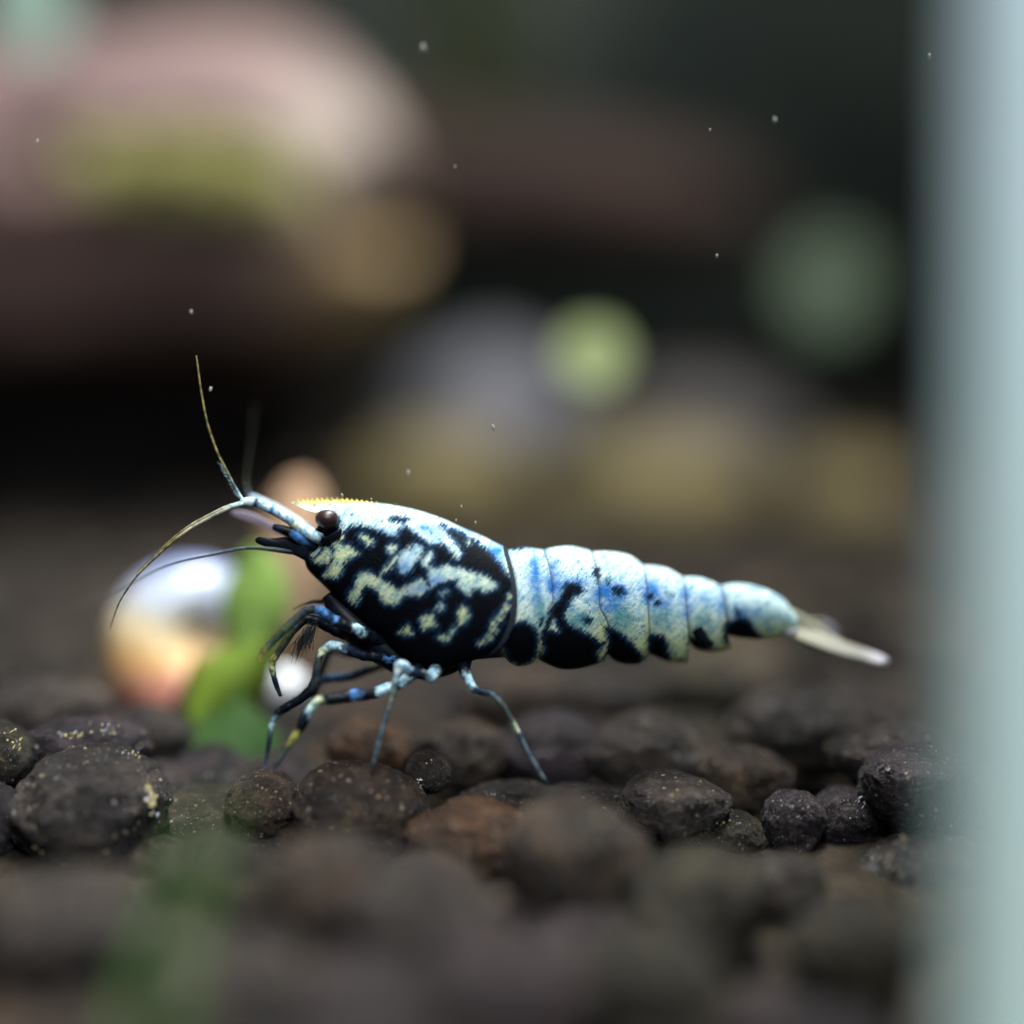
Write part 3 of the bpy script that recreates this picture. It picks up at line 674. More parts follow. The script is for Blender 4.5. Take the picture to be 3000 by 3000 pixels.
for i in range(70):
    t = random.random(); a = (915 - 45 * t + random.uniform(-8, 25), 1815 + 60 * t + random.uniform(-10, 10), 59 + random.uniform(-.3, .3))
    hr.append((a, (a[0] - 18 + random.uniform(-22, 22), a[1] + 45 + random.uniform(-10, 35), a[2] + random.uniform(-.3, .3))))
hairs('setae', hr, SHRIMP, (.03, .035, .035), 1.2)
# mouthpart mass between the legs, under the carapace
tube('mouthparts', [(960, 1740, 60, 22, *K), (1000, 1790, 60, 42, *K), (1060, 1850, 60, 52, *K), (1130, 1905, 60, 48, *K), (1200, 1945, 60, 40, *K), (1290, 1950, 60, 34, *K), (1360, 1935, 60, 20, *K)], SHRIMP, flat=1.3, sides=20)

# head appendages
def col_band(rows): return [(*r[:4], *r[4]) for r in rows]
def thin(rows): return [(*r[:3], r[3] * .68, *r[4]) for r in rows]
PALE = (.55, .72, .78)
tube('antennule', col_band([(985, 1600, 60.2, 18, NV), (945, 1582, 59.4, 18, NV), (920, 1570, 58.8, 17, PALE), (890, 1552, 58.7, 17, PALE), (868, 1537, 58.7, 17, WY), (852, 1524, 58.7, 15, (.25, .4, .5)), (846, 1519, 58.7, 15, PALE), (815, 1500, 58.7, 16, (.7, .8, .82)), (798, 1492, 58.7, 15, BL), (790, 1488, 58.7, 15, PALE), (765, 1477, 58.7, 15, (.7, .8, .82)), (750, 1473, 58.7, 13, NV), (742, 1471, 58.7, 14, PALE), (722, 1469, 58.7, 12, (.7, .8, .82)), (706, 1472, 58.7, 9, PALE)]), SHRIMP)
tube('antennule', col_band([(985, 1600, 61.0, 18, NV), (920, 1570, 61.4, 16, PALE), (868, 1530, 61.6, 15, PALE), (815, 1496, 61.8, 14, PALE), (765, 1470, 61.9, 12, PALE), (733, 1456, 62, 9, PALE)]), SHRIMP)
tube('antenna_base', col_band([(985, 1622, 60.4, 20, K), (940, 1604, 59.7, 22, K), (905, 1590, 59.1, 20, NV), (870, 1570, 58.7, 16, BL), (850, 1560, 58.7, 15, K), (820, 1549, 58.7, 12, NV), (800, 1543, 58.7, 8, K)]), SHRIMP)
AM = (.30, .22, .08)
tube('antenna', thin([(716, 1470, 58.7, 8, PALE), (708, 1460, 58.7, 7, PALE), (687, 1424, 58.6, 5.5, (.22, .26, .22)), (663, 1377, 58.6, 4.6, (.16, .16, .08)), (635, 1321, 58.6, 4.2, AM), (607, 1237, 58.6, 3.6, AM), (589, 1144, 58.7, 3.2, AM), (579, 1070, 58.7, 2.8, AM), (575, 1042, 58.7, 1.5, AM)]), SHRIMP, sides=8)
tube('antenna', thin([(733, 1456, 62.2, 6, GB), (721, 1410, 62.8, 4, (.03, .03, .02)), (731, 1326, 63.6, 2.5, (.02, .017, .01)), (747, 1186, 65, 1.5, (.02, .017, .01))]), SHRIMP, sides=8)
tube('antenna', thin([(712, 1474, 58.6, 9, PALE), (690, 1481, 58.6, 9, (.55, .6, .5)), (663, 1492, 58.6, 8, (.5, .48, .36)), (617, 1515, 58.6, 6.5, (.42, .36, .24)), (561, 1546, 58.6, 6, (.6, .5, .33)), (505, 1587, 58.7, 5.5, AM), (449, 1638, 58.8, 5, (.3, .22, .12)), (402, 1685, 58.9, 4.6, (.3, .22, .12)), (370, 1731, 59.2, 4, (.28, .22, .14)), (347, 1772, 59.6, 3, (.24, .2, .14)), (325, 1840, 60.6, 2, (.2, .16, .12))]), SHRIMP, sides=8)
tube('antenna', thin([(712, 1470, 58.9, 6, PALE), (663, 1484, 58.9, 5, (.5, .5, .42)), (617, 1506, 58.9, 4, (.4, .34, .22)), (561, 1536, 58.9, 3.5, (.5, .4, .25)), (505, 1578, 59, 3, AM), (449, 1630, 59.2, 2.6, AM), (402, 1678, 59.5, 2, AM)]), SHRIMP, sides=8)
tube('antenna', thin([(860, 1618, 58.8, 12, K), (800, 1610, 58.7, 10, GD), (742, 1605, 58.6, 7, GD), (696, 1608, 58.5, 6, GB), (626, 1622, 58.3, 5, GB), (533, 1641, 57.9, 4.6, GD), (463, 1664, 57.3, 4, GD), (393, 1699, 56.6, 3.2, GD), (300, 1742, 55.6, 2.4, GD), (180, 1790, 54.3, 1.2, GD)]), SHRIMP, sides=8)
hr = []
for i in range(26):
    t = i / 26; a = (708 - 62 * t, 1458 - 105 * t, 58.6); hr.append((a, (a[0] - 17 + 6 * t, a[1] - 5 + random.uniform(-4, 4), 58.6)))
hairs('setae', hr, SHRIMP, (.35, .42, .45), 0.9)
def plate(name, outline, d, thick, colf, parent, mat, tilt=(0, 0), clear=0.0, label=None):
    """thin lens-shaped blade from a pixel outline (closed list), thickness in mm, depth varying with tilt per px"""
    o = np.array(outline, float); c = o.mean(0); n = len(o)
    V, C = [], []; rings = 7
    for side in (-1, 1):
        for k in range(rings):
            f = 1 - k / rings
            for p in o:
                q = c + (p - c) * f
                dd = d + (q[0] - c[0]) * tilt[0] + (q[1] - c[1]) * tilt[1]
                V.append(P(q[0], q[1], dd) + np.array([0, side * thick * (0.12 + 0.88 * math.sqrt(1 - f * f)), 0])); C.append(colf(q))
        V.append(P(c[0], c[1], d) + np.array([0, side * thick, 0])); C.append(colf(c))
    Fc = []; S = rings * n + 1
    for si in range(2):
        b = si * S
        for k in range(rings - 1):
            for j in range(n):
                q = (b + k * n + j, b + k * n + (j + 1) % n, b + (k + 1) * n + (j + 1) % n, b + (k + 1) * n + j)
                Fc.append(q if si == 0 else q[::-1])
        for j in range(n):
            q = (b + (rings - 1) * n + j, b + (rings - 1) * n + (j + 1) % n, b + S - 1); Fc.append(q if si == 0 else q[::-1])
    for j in range(n): Fc.append((j, S + j, S + (j + 1) % n, (j + 1) % n))
    me = mesh(name, V, Fc); set_col(me, 'col', np.array(C)); set_f(me, 'clear', np.full(len(V), clear))
    ob = link(name, me, mat, parent)
    if label: ob['label'] = label
    return ob
def smooth_outline(p, n=40): 
    q = poly(list(p) + [p[0]], n + 1)[:-1]; return q
# antennal scales
plate('antennal_scale', smooth_outline([(905, 1600), (860, 1572), (800, 1576), (758, 1572), (748, 1588), (790, 1606), (850, 1622), (900, 1640)]), 58.9, 0.10, lambda q: K, SHRIMP, M_LIMB)
plate('antennal_scale', smooth_outline([(880, 1570), (835, 1552), (795, 1530), (745, 1505), (700, 1494), (672, 1498), (690, 1512), (740, 1530), (790, 1552), (840, 1575)]), 61.2, 0.05, lambda q: (.34, .28, .38) if q[0] < 800 else (.12, .12, .18), SHRIMP, M_FAN, clear=0.35)
# rostrum: toothed yellow blade above the eye
def build_rostrum():
    top = []
    n = 17
    for i in range(n):
        t = i / n; x = 868 + 245 * t; y = 1469 - 7 * math.sin(math.pi * min(1, t * 1.1)) + 12 * max(0, t - .45)
        top += [(x, y + 3), (x + 3, y - 5.5), (x + 10, y + 2.5)]
    pts = [(853, 1472)] + top + [(1120, 1483), (1090, 1481), (1040, 1482), (1000, 1488), (960, 1496), (925, 1498), (897, 1491), (872, 1481)]
    def cf(q):
        t = np.clip((q[1] - 1468) / 16, 0, 1)
        return tuple(np.array((.78, .56, .10)) * (1 - t) + np.array((.72, .82, .76)) * t)
    bm_v, C = [], []
    m = len(pts)
    for side in (-1, 1):
        for x, y in pts:
            th = 0.05 + 0.35 * np.clip((y - 1462) / 34, 0, 1) * np.clip((x - 853) / 60, 0.1, 1)
            bm_v.append(P(x, y, 59.9) + np.array([0, side * th, 0])); C.append(cf((x, y)))
    me = bpy.data.meshes.new('rostrum')
    bm = bmesh.new()
    vs = [bm.verts.new(tuple(v * MM)) for v in bm_v]
    for j in range(m): bm.faces.new((vs[j], vs[m + j], vs[m + (j + 1) % m], vs[(j + 1) % m]))
    f1 = bm.faces.new(vs[:m]); f2 = bm.faces.new(vs[m:][::-1])
    bmesh.ops.triangulate(bm, faces=[f1, f2]); bmesh.ops.recalc_face_normals(bm, faces=bm.faces[:])
    bm.to_mesh(me); bm.free(); set_col(me, 'col', np.array(C))
    o = link('rostrum', me, M_LIMB, SHRIMP, smooth=False); o['label'] = 'toothed yellow rostrum'
build_rostrum()
# eyes on short stalks
M_EYE = mat_plain('eye_surface', (0.03, 0.011, 0.012), 0.38, 0.4)
def eye(px, py, d, sgn):
    bm = bmesh.new(); bmesh.ops.create_uvsphere(bm, u_segments=32, v_segments=20, radius=1)
    c = P(px, py, d)
    for v in bm.verts:
        v.co = Vector(((v.co.x * 33) * .0125 + c[0], v.co.y * 28 * .0125 + c[1], v.co.z * 26 * .0125 + c[2])) * MM
    me = bpy.data.meshes.new('eye'); bm.to_mesh(me); bm.free()
    e = link('eye', me, M_EYE, SHRIMP)
    V, Fc, c2 = tube_geo([(985, 1560, 60, 18, *K), (978, 1545, (60 + d) / 2, 20, *K), (966, 1528, d + .1 * sgn, 22, *NV)])
    m2 = mesh('eye_stalk', V, Fc); set_col(m2, 'col', c2); link('eye_stalk', m2, M_LIMB, e)
eye(958, 1520, 58.75, 1); eye(958, 1518, 61.3, -1)
for cpts, d, cc in [([(905, 1560), (940, 1575), (985, 1560), (1000, 1545), (995, 1575), (950, 1592), (905, 1580)], 58.95, K)]:
    plate('eye_socket', smooth_outline(cpts), d, 0.12, lambda q: cc, SHRIMP, M_LIMB)
# tail fan
CR = (.62, .60, .46); WP = (.70, .66, .80); OG = (.55, .36, .20)
def fanc(q):
    t = (q[0] - 2310) / 300
    a = np.array(CR) * (1 - min(1, t * 1.6)) + np.array((.48, .46, .42)) * min(1, t * 1.6)
    if t > .72: a = a + (np.array((.85, .82, .92)) - a) * min(1, (t - .72) / .15)
    return tuple(a)
plate('uropod', smooth_outline([(2300, 1850), (2330, 1868), (2390, 1893), (2450, 1914), (2520, 1932), (2580, 1947), (2606, 1941), (2604, 1930), (2565, 1911), (2515, 1894), (2465, 1878), (2410, 1854), (2360, 1838), (2320, 1828)]), 62.6, .10, fanc, SHRIMP, M_FAN, tilt=(.004, -.012))
plate('uropod', smooth_outline([(2318, 1800), (2360, 1812), (2410, 1812), (2446, 1832), (2462, 1866), (2448, 1884), (2400, 1862), (2350, 1840)]), 63.6, .08, lambda q: WP if q[0] > 2405 else CR, SHRIMP, M_FAN, tilt=(.004, .01))
plate('telson', smooth_outline([(2310, 1782), (2345, 1797), (2400, 1832), (2470, 1878), (2530, 1902), (2560, 1912), (2520, 1908), (2450, 1892), (2380, 1862), (2315, 1836)]), 63.1, .14, lambda q: OG if q[0] > 2470 else CR, SHRIMP, M_FAN, tilt=(.003, 0))
plate('uropod', smooth_outline([(2300, 1850), (2340, 1866), (2400, 1885), (2470, 1905), (2540, 1925), (2560, 1935), (2500, 1926), (2420, 1908), (2350, 1884), (2305, 1866)]), 64.2, .08, lambda q: (.45, .44, .36), SHRIMP, M_FAN, tilt=(.004, .006))
plate('uropod', smooth_outline([(2296, 1846), (2318, 1838), (2338, 1842), (2336, 1854), (2316, 1862), (2300, 1860)]), 61.9, .10, lambda q: (.75, .78, .9), SHRIMP, M_FAN)
# swimmerets folded under the belly
for i, (x, y) in enumerate([(1530, 1915), (1650, 1925), (1800, 1915), (1930, 1905), (2050, 1880)]):
    tube('swimmeret', [(x - 10, y - 40, 60.2 + i * .1, 22, *K), (x + 12, y - 5, 60.2 + i * .1, 18, *K), (x + 40, y + 8, 60.2 + i * .1, 7, *K)], SHRIMP, sides=8)

# ------------------------------------------------------------------ things behind the shrimp
def blob_mesh(name, sub, rx, ry, rz, seed, amp=0.15, freq=1.2, dents=(), exp=1.0):
    bm = bmesh.new(); bmesh.ops.create_icosphere(bm, subdivisions=sub, radius=1)
    for v in bm.verts:
        p = v.co.copy(); r = 1 + amp * nz(p, freq, seed) + amp * .45 * nz(p, freq * 2.7, seed + 4) + amp * .18 * nz(p, freq * 7, seed + 8)
        for (dx, dy, dz), w_, dep in dents:
            r -= dep * math.exp(-((p - Vector((dx, dy, dz)).normalized()).length / w_) ** 2)
        v.co = Vector((p.x * rx, p.y * ry, p.z * rz)) * r * MM
    me = bpy.data.meshes.new(name); bm.to_mesh(me); bm.free(); return me
def stone(name, box_, d, deep, mat, seed, label, cat='stone', amp=.15, group=None, sub=4, dents=()):
    x0, y0, x1, y1 = box_; s = d / F
    o = link(name, blob_mesh(name, sub, (x1 - x0) / 2 * s, deep, (y1 - y0) / 2 * s, seed, amp, dents=dents), mat)
    o.location = Vector(P((x0 + x1) / 2, (y0 + y1) / 2, d)) * MM
    return tag(o, label, cat, group)

# big piece of driftwood with a knot hole
def driftwood():
    d = 150; s = d / F
    k_ = NT('driftwood_pale'); po = k_.obj(); n2_ = k_.noise(k_.mapping(po, (60, 260, 260)), 1.0, 5, 0.6)
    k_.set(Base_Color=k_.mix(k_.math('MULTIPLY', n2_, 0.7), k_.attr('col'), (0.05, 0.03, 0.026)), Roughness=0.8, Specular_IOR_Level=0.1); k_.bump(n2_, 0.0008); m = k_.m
    N, K_ = 160, 96
    ax = poly([(-700, 700, 28), (-300, 640, 30), (200, 610, 32), (700, 590, 32), (930, 610, 29), (1080, 640, 22), (1170, 665, 13), (1205, 680, 4)], N)
    V = []
    c0 = P(560, 560, d)
    hole = P(1092, 590, d - 17); groove = [P(x, y, d - 20) for x, y in ((150, 420), (350, 420), (550, 400), (750, 430), (950, 520))]
    WC = []
    def blot(p, px, py, rx, ry):
        q = project(np.array(p)[None])[0]; return math.exp(-(((q[0] - px) / rx) ** 2 + ((q[1] - py) / ry) ** 2))
    for i in range(N):
        c = P(ax[i, 0], ax[i, 1], d); r = ax[i, 2] * 0.47
        for j in range(K_):
            a = 2 * math.pi * j / K_
            q = np.array([0, math.sin(a) * 1.25, math.cos(a)])
            k = 1 + 0.10 * nz((c[0] * .05, q[1], q[2]), 1.3, 2) + 0.05 * nz((c[0] * .12, q[1] * 3, q[2] * 3), 1.5, 6)
            p = c + q * r * k
            dh = np.linalg.norm((p - hole)[[0, 2]]) / 3.0
            if q[1] < 0: p = p + np.array([0, 10.0, 0]) * math.exp(-dh ** 4)
            if q[1] < 0.3:
                for g in groove:
                    e = (p - g)[[0, 2]] / np.array([5.5, 1.6]); p = p + np.array([0, 1.7, -.35]) * math.exp(-(e @ e))
            V.append(p - c0)
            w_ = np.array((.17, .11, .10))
            for px, py, rx, ry, cc, am in ((150, 330, 700, 260, (.17, .11, .115), .9), (970, 385, 220, 140, (.50, .41, .37), 1.0), (1130, 800, 220, 200, (.55, .37, .16), .95), (1180, 560, 160, 200, (.40, .29, .20), .7),  # the pale shoulder blot paints a highlight into the wood colour
                                        (150, 700, 260, 260, (.28, .17, .15), .8), (330, 400, 330, 55, (.05, .04, .03), .8), (700, 390, 260, 45, (.09, .075, .035), .7), (1085, 590, 100, 115, (.006, .005, .003), 2.0)):  # the dark blots paint shade into the crevice and knot hole
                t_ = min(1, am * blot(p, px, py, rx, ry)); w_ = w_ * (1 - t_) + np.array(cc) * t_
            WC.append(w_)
    Fc = [(i * K_ + j, i * K_ + (j + 1) % K_, (i + 1) * K_ + (j + 1) % K_, (i + 1) * K_ + j) for i in range(N - 1) for j in range(K_)]
    Fc += [tuple(range(K_))[::-1], tuple((N - 1) * K_ + j for j in range(K_))]
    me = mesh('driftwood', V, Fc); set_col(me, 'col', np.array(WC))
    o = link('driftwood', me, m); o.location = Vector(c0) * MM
    tag(o, 'large pale pinkish-brown driftwood piece with a dark knot hole near its rounded end', 'driftwood')
driftwood()
# moss growing in its hollow: many small leaves
def moss(name, spine, d, spread, n, size, mat, label):
    V, Fc = [], []; pts = poly([(x, y) for x, y in spine], 60)
    c0 = P(*pts[30], d)
    for i in range(n):
        x, y = pts[random.randrange(60)]
        c = P(x, y, d) + rng.normal(0, 1, 3) * np.array(spread)
        u = rng.normal(0, 1, 3); u /= np.linalg.norm(u); w_ = np.cross(u, rng.normal(0, 1, 3)); w_ /= np.linalg.norm(w_)
        L = size * random.uniform(.7, 1.4); b = len(V)
        V += [c - c0, c + u * L * .5 + w_ * L * .25 - c0, c + u * L - c0, c + u * L * .5 - w_ * L * .25 - c0]; Fc.append((b, b + 1, b + 2, b + 3))
    o = link(name, mesh(name, V, Fc), mat, smooth=False); o.location = Vector(c0) * MM
    return tag(o, label, 'moss')
M_MOSS = mat_leaf('moss_yellow', (0.38, 0.36, 0.14), (0.56, 0.52, 0.24), 300)
moss('moss', [(330, 475), (430, 480), (560, 485), (680, 505), (800, 540)], 129, (1.7, 0.9, 0.8), 2200, 1.4, M_MOSS, 'yellow-green moss tuft growing in the hollow of the pale driftwood')
# second branch further back
def branch():
    d = 205
    m = mat_wood('driftwood_dark', (0.008, 0.005, 0.004), (0.026, 0.015, 0.013), (0.045, 0.027, 0.022), 40)
    ctrl = [(820, 560, 172, 260), (1080, 530, 192, 300), (1400, 560, d, 330), (1700, 570, d, 300), (2000, 590, d, 240), (2160, 610, d, 170), (2260, 640, d, 60)]
    s = poly(ctrl, 90); V = []; c0 = P(1700, 570, d); K_ = 60
    for x, y, dd, rp in s:
        c = P(x, y, dd); r = rp * dd / F * .62
        for j in range(K_):
            a = 2 * math.pi * j / K_; q = np.array([0, math.sin(a) * 1.2, math.cos(a)])
            V.append(c + q * r * (1 + .14 * nz((c[0] * .04, q[1], q[2]), 1.2, 12) + .05 * nz((c[0] * .1, q[1] * 3, q[2] * 3), 1.5, 3)) - c0)
    n = len(s)
    Fc = [(i * K_ + j, i * K_ + (j + 1) % K_, (i + 1) * K_ + (j + 1) % K_, (i + 1) * K_ + j) for i in range(n - 1) for j in range(K_)]
    Fc += [tuple(range(K_))[::-1], tuple((n - 1) * K_ + j for j in range(K_))]
    o = link('driftwood', mesh('driftwood', V, Fc), m); o.location = Vector(c0) * MM
    tag(o, 'dim reddish-brown driftwood branch behind the knot-holed piece, darker and further back', 'driftwood')
branch()
M_GREYST = mat_stone('grey_stone', (0.03, 0.029, 0.034), (0.095, 0.09, 0.104), 60)
M_OLIVE = mat_stone('olive_stone', (0.034, 0.029, 0.014), (0.13, 0.10, 0.046), 70)
M_TAN = mat_stone('tan_stone', (0.22, 0.12, 0.07), (0.46, 0.30, 0.19), 90)
stone('stone', (1130, 1010, 1720, 1540), 165, 13, M_GREYST, 3, 'grey-violet rounded stone resting on the gravel behind the green leaf disc')
stone('stone', (1680, 1120, 2360, 1560), 175, 13, mat_stone('dark_stone', (0.018, 0.016, 0.018), (0.06, 0.052, 0.05), 60), 9, 'broad dark grey-brown stone beside the grey-violet stone')
stone('stone', (1010, 1265, 1560, 1640), 140, 9, M_OLIVE, 14, 'olive-brown stone in front of the grey-violet stone, above the back of the shrimp')
stone('stone', (1560, 1280, 2230, 1640), 148, 9, M_OLIVE, 21, 'wide olive-tan stone behind the banded tail of the shrimp')
stone('stone', (2270, 1330, 2640, 1640), 145, 8, M_OLIVE, 27, 'small olive-tan stone close to the side glass')
stone('stone', (-420, 800, 960, 1620), 168, 12, mat_stone('shade_black', (0.004, 0.0035, 0.004), (0.014, 0.011, 0.010), 60), 41, 'added black mass standing in for deep shade under the pale driftwood')  # near-black mass added to darken the hollow below the wood
stone('stone', (755, 1395, 985, 2000), 78, 2.6, M_TAN, 33, 'tan upright stone behind the head of the shrimp', amp=.08)
# pale coiled shell lying on the gravel
def shell():
    d = 73; s = d / F
    c = P(590, 1858, d)
    turns = 2.6; N, K_ = 170, 30; V, C = [], []
    Rend = 318 * s; k = math.log(2.3) / (2 * math.pi)
    for i in range(N):
        ph = turns * 2 * math.pi * i / (N - 1); g = math.exp(k * (ph - turns * 2 * math.pi))
        R = Rend * g * 0.50; tr = Rend * g * 0.50
        a = ph - turns * 2 * math.pi - 1.95
        cc = np.array([math.cos(a) * R, 0, math.sin(a) * R])
        for j in range(K_):
            b = 2 * math.pi * j / K_; rad = np.array([math.cos(a), 0, math.sin(a)])
            rib = 1 + .015 * math.sin(ph * 26)
            V.append(cc + (rad * math.cos(b) * tr + np.array([0, 1.0, 0]) * math.sin(b) * tr * 1.15) * rib)
    Fc = [(i * K_ + j, i * K_ + (j + 1) % K_, (i + 1) * K_ + (j + 1) % K_, (i + 1) * K_ + j) for i in range(N - 1) for j in range(K_)]
    Fc += [tuple(range(K_))[::-1], tuple((N - 1) * K_ + j for j in range(K_))]
    kx = NT('shell_surface'); o_ = kx.obj(); sx = kx.n('ShaderNodeSeparateXYZ'); kx.put(sx.inputs[0], o_)
    n = kx.noise(o_, 260, 4)
    h = kx.math('ADD', kx.math('MULTIPLY', sx.outputs[2], 150.0), kx.math('ADD', kx.math('MULTIPLY', n, 0.5), 0.10))
    col = kx.ramp(h, [(0.0, (0.70, 0.28, 0.20)), (0.22, (0.74, 0.42, 0.16)), (0.42, (0.62, 0.50, 0.32)), (0.58, (0.36, 0.38, 0.44)), (0.85, (0.20, 0.24, 0.44))])
    kx.set(Base_Color=col, Roughness=0.25); kx.bump(n, 0.0003)
    o = link('snail_shell', mesh('snail_shell', V, Fc), kx.m); o.location = Vector(c) * MM
    o.rotation_euler = (math.radians(-6), 0, math.radians(10))
    tag(o, 'round glossy blue-white shell turning orange and pink below, lying behind the antennae', 'shell')
shell()
stone('pebble', (775, 1955, 905, 2080), 70.5, 0.8, mat_stone('white_stone', (0.62, 0.62, 0.68), (0.85, 0.85, 0.88), 300, .4), 5, 'small smooth white pebble seen between the front legs of the shrimp', 'pebble', amp=.1)

# ------------------------------------------------------------------ plants
def leaf_mesh(name, mid, width, d0, d1, sag=0.0, roundness=0.6, c0=None):
    """leaf blade along the pixel mid-line; width px; distance runs d0 -> d1"""
    n, m = 26, 9; s = poly(mid, n); V = []
    for i in range(n):
        t = i / (n - 1); d = d0 + (d1 - d0) * t; w_ = width * (math.sin(math.pi * (0.04 + 0.94 * t)) ** roundness)
        tan = s[min(i + 1, n - 1)] - s[max(i - 1, 0)]; tan /= np.linalg.norm(tan); nn = np.array([-tan[1], tan[0]])
        for j in range(m):
            u = (j / (m - 1) - .5); q = s[i] + nn * u * w_
            V.append(P(q[0], q[1], d + sag * (u * 2) ** 2 + 0.05 * math.sin(t * 9)))
    V = np.array(V); V2 = V + np.array([0, .12, 0])
    if c0 is not None: V, V2 = V - c0, V2 - c0
    Fc = [(i * m + j, i * m + j + 1, (i + 1) * m + j + 1, (i + 1) * m + j) for i in range(n - 1) for j in range(m - 1)]
    S = n * m; Fc += [tuple(S + k for k in f)[::-1] for f in Fc]
    rim = [j for j in range(m)] + [i * m + m - 1 for i in range(1, n)] + [(n - 1) * m + j for j in range(m - 2, -1, -1)] + [i * m for i in range(n - 2, 0, -1)]
    Fc += [(rim[k], S + rim[k], S + rim[(k + 1) % len(rim)], rim[(k + 1) % len(rim)]) for k in range(len(rim))]
    return mesh(name, np.concatenate([V, V2]), Fc)
def plant(base, label, leaves, stem=None, mat=None, cat='plant'):
    e = empty('aquatic_plant', P(*base)); tag(e, label, cat)
    for lf in leaves:
        me = leaf_mesh('leaf', lf[0], lf[1], lf[2], lf[3], lf[4], lf[5]); link('leaf', me, lf[6], e)
    if stem:
        V, Fc, c = tube_geo([(*r, .05, .12, .03) for r in stem], sides=8); me = mesh('stem', V, Fc); set_col(me, 'col', c); link('stem', me, M_LIMB, e)
    return e
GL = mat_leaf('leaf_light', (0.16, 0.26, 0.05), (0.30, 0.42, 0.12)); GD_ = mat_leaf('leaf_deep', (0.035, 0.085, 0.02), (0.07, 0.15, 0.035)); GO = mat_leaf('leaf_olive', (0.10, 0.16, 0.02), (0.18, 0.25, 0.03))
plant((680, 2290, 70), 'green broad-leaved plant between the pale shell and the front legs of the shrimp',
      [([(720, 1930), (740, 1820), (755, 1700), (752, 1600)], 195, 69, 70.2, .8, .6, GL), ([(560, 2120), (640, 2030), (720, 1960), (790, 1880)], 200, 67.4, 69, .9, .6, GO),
       ([(650, 2370), (665, 2270), (690, 2160), (705, 2060)], 300, 63, 67, 1.5, .6, mat_leaf('leaf_dark_green', (0.018, 0.045, 0.012), (0.04, 0.085, 0.022)))],  # lower leaf in a darker green of its own
      [(650, 2390, 63.5, 10), (670, 2250, 65, 9), (700, 2050, 68, 8), (730, 1900, 69, 6)])
plant((330, 3420, 30), 'narrow green leaf blade rising in front of the gravel, close to the lens',
      [([(330, 3440), (400, 3140), (470, 2860), (560, 2560), (640, 2330)], 62, 30, 39, .3, .5, GD_)], None)
plant((1695, 1850, 92.5), 'small round bright green leaf on a thin stem above the back of the shrimp',
      [([(1735, 1140), (1735, 1100), (1736, 1025), (1738, 945)], 215, 86, 91, 0.3, .45, mat_leaf('leaf_bright', (0.14, 0.17, 0.07), (0.20, 0.225, 0.10), 250, .4))], [(1695, 1880, 92.5, 4), (1715, 1500, 91, 4), (1730, 1280, 89, 4), (1735, 1150, 88, 4)])
plant((2480, 1640, 120), 'dull grey-green rounded leaf near the side glass',
      [([(2420, 1010), (2425, 900), (2440, 780), (2450, 670)], 330, 106, 113, 0.5, .45, mat_leaf('leaf_grey', (0.022, 0.034, 0.02), (0.038, 0.052, 0.03)))], [(2480, 1700, 115, 6), (2450, 1300, 112, 6), (2425, 1000, 108, 6)])
plant((60, 700, 118), 'pale teal rounded leaf over the top of the driftwood',
      [([(90, 170), (85, 60), (70, -60), (60, -160)], 250, 113, 120, 0.5, .45, mat_leaf('leaf_teal', (0.11, 0.16, 0.135), (0.17, 0.225, 0.19)))], [(130, 420, 132, 6), (110, 300, 124, 6), (95, 150, 116, 6)])
plant((1380, 1400, 230), 'dark olive upright plant leaf behind the two driftwood pieces',
      [([(1380, 700), (1390, 300), (1380, -100), (1360, -300)], 260, 225, 222, 3, .5, mat_leaf('leaf_dark', (0.009, 0.013, 0.004), (0.022, 0.026, 0.008)))], [(1380, 1440, 230, 10), (1380, 900, 228, 10), (1382, 600, 226, 10)])

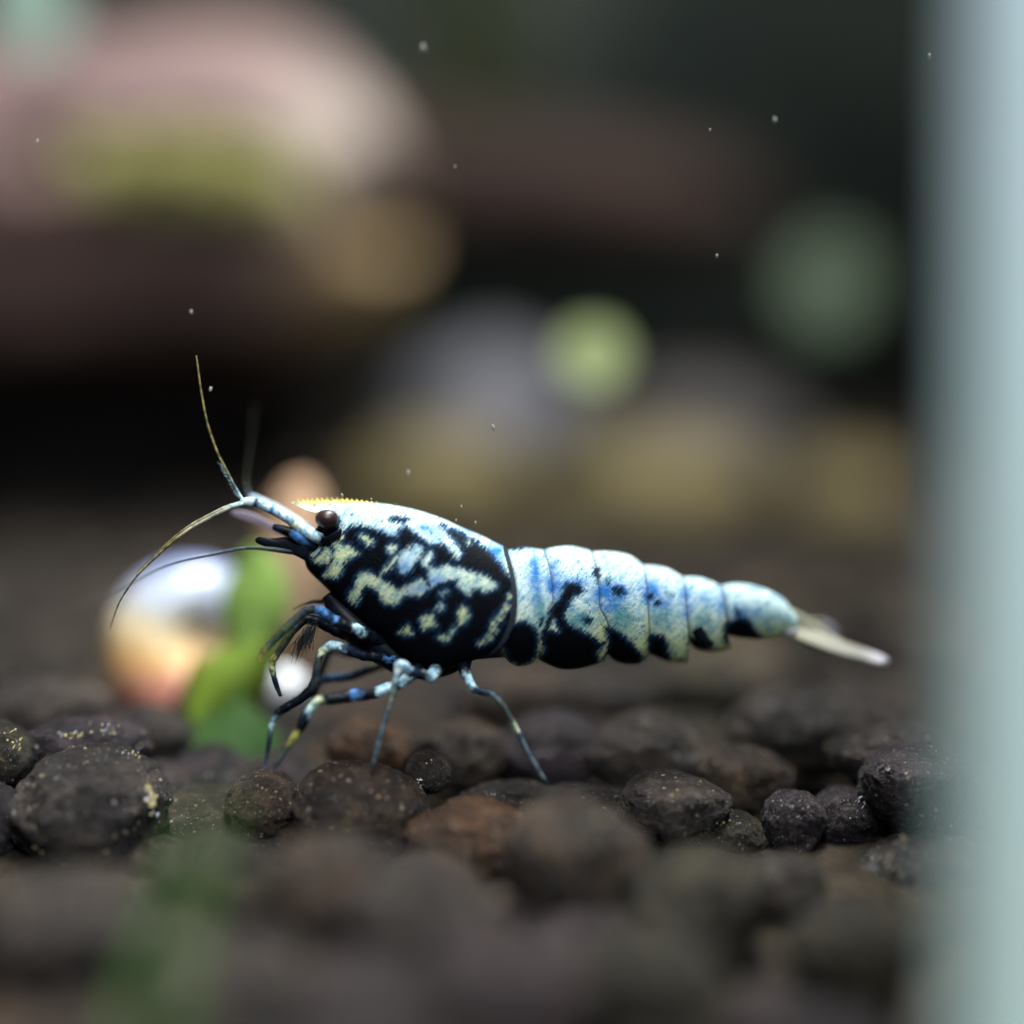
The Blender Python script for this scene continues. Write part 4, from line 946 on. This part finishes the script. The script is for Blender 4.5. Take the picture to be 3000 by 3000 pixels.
# ------------------------------------------------------------------ specks of debris drifting in the water
M_SPECK = mat_plain('debris', (0.30, 0.28, 0.26), 0.7, 0.1)
SPECKS = [(110, 412, 60, 9), (1333, 488, 58, 6), (2080, 380, 58.5, 6), (2100, 750, 60, 8), (560, 915, 60.5, 9), (617, 1140, 60, 10), (2722, 165, 58.5, 12), (1445, 1252, 59.5, 12), (1195, 1385, 60.5, 10),
          (1240, 140, 62, 16), (2270, 352, 61, 12), (1393, 1532, 59.2, 8), (1352, 1484, 59.2, 7), (1336, 1524, 59.2, 6), (1002, 1452, 59, 9), (1088, 1462, 59, 5), (1158, 1478, 58.8, 5)]
SPECK_LABEL = {(110, 412): 'tiny pale speck drifting in front of the pale driftwood beside the moss tuft', (1333, 488): 'tiny speck drifting just past the rounded end of the pale driftwood',
  (2080, 380): 'tiny white speck drifting in front of the dim reddish-brown branch', (2270, 352): 'soft dim speck drifting above the tip of the reddish-brown branch', (2100, 750): 'tiny speck drifting below the tip of the reddish-brown branch, beside the grey-green leaf',
  (560, 915): 'faint speck drifting in the dark shade under the pale driftwood', (617, 1140): 'tiny pale speck right beside the raised antenna of the shrimp', (2722, 165): 'long pale speck drifting at the edge of the side glass',
  (1445, 1252): 'soft speck drifting in front of the grey-violet stone', (1195, 1385): 'faint speck drifting above the back of the shrimp, in front of the olive-brown stone', (1240, 140): 'larger soft speck drifting above the pale driftwood'}
SPECK_LABEL = {k: (v, 'specks drifting in the open water') for k, v in SPECK_LABEL.items()}
for i, (x, y, d, r) in enumerate(SPECKS):
    me = blob_mesh('debris_speck', 2, r * .0125 * .40, r * .0125 * .4, r * .0125 * .75, i * 3.1, .5, 1.5)
    o = link('debris_speck', me, M_SPECK); o.location = Vector(P(x, y, d)) * MM; o.rotation_euler = (0, random.uniform(-.8, .8), random.uniform(0, 3))
    lab, grp = SPECK_LABEL.get((x, y), ('tiny pale speck of debris hovering just over the carapace of the shrimp', 'specks over the carapace'))
    tag(o, lab, 'speck', grp)
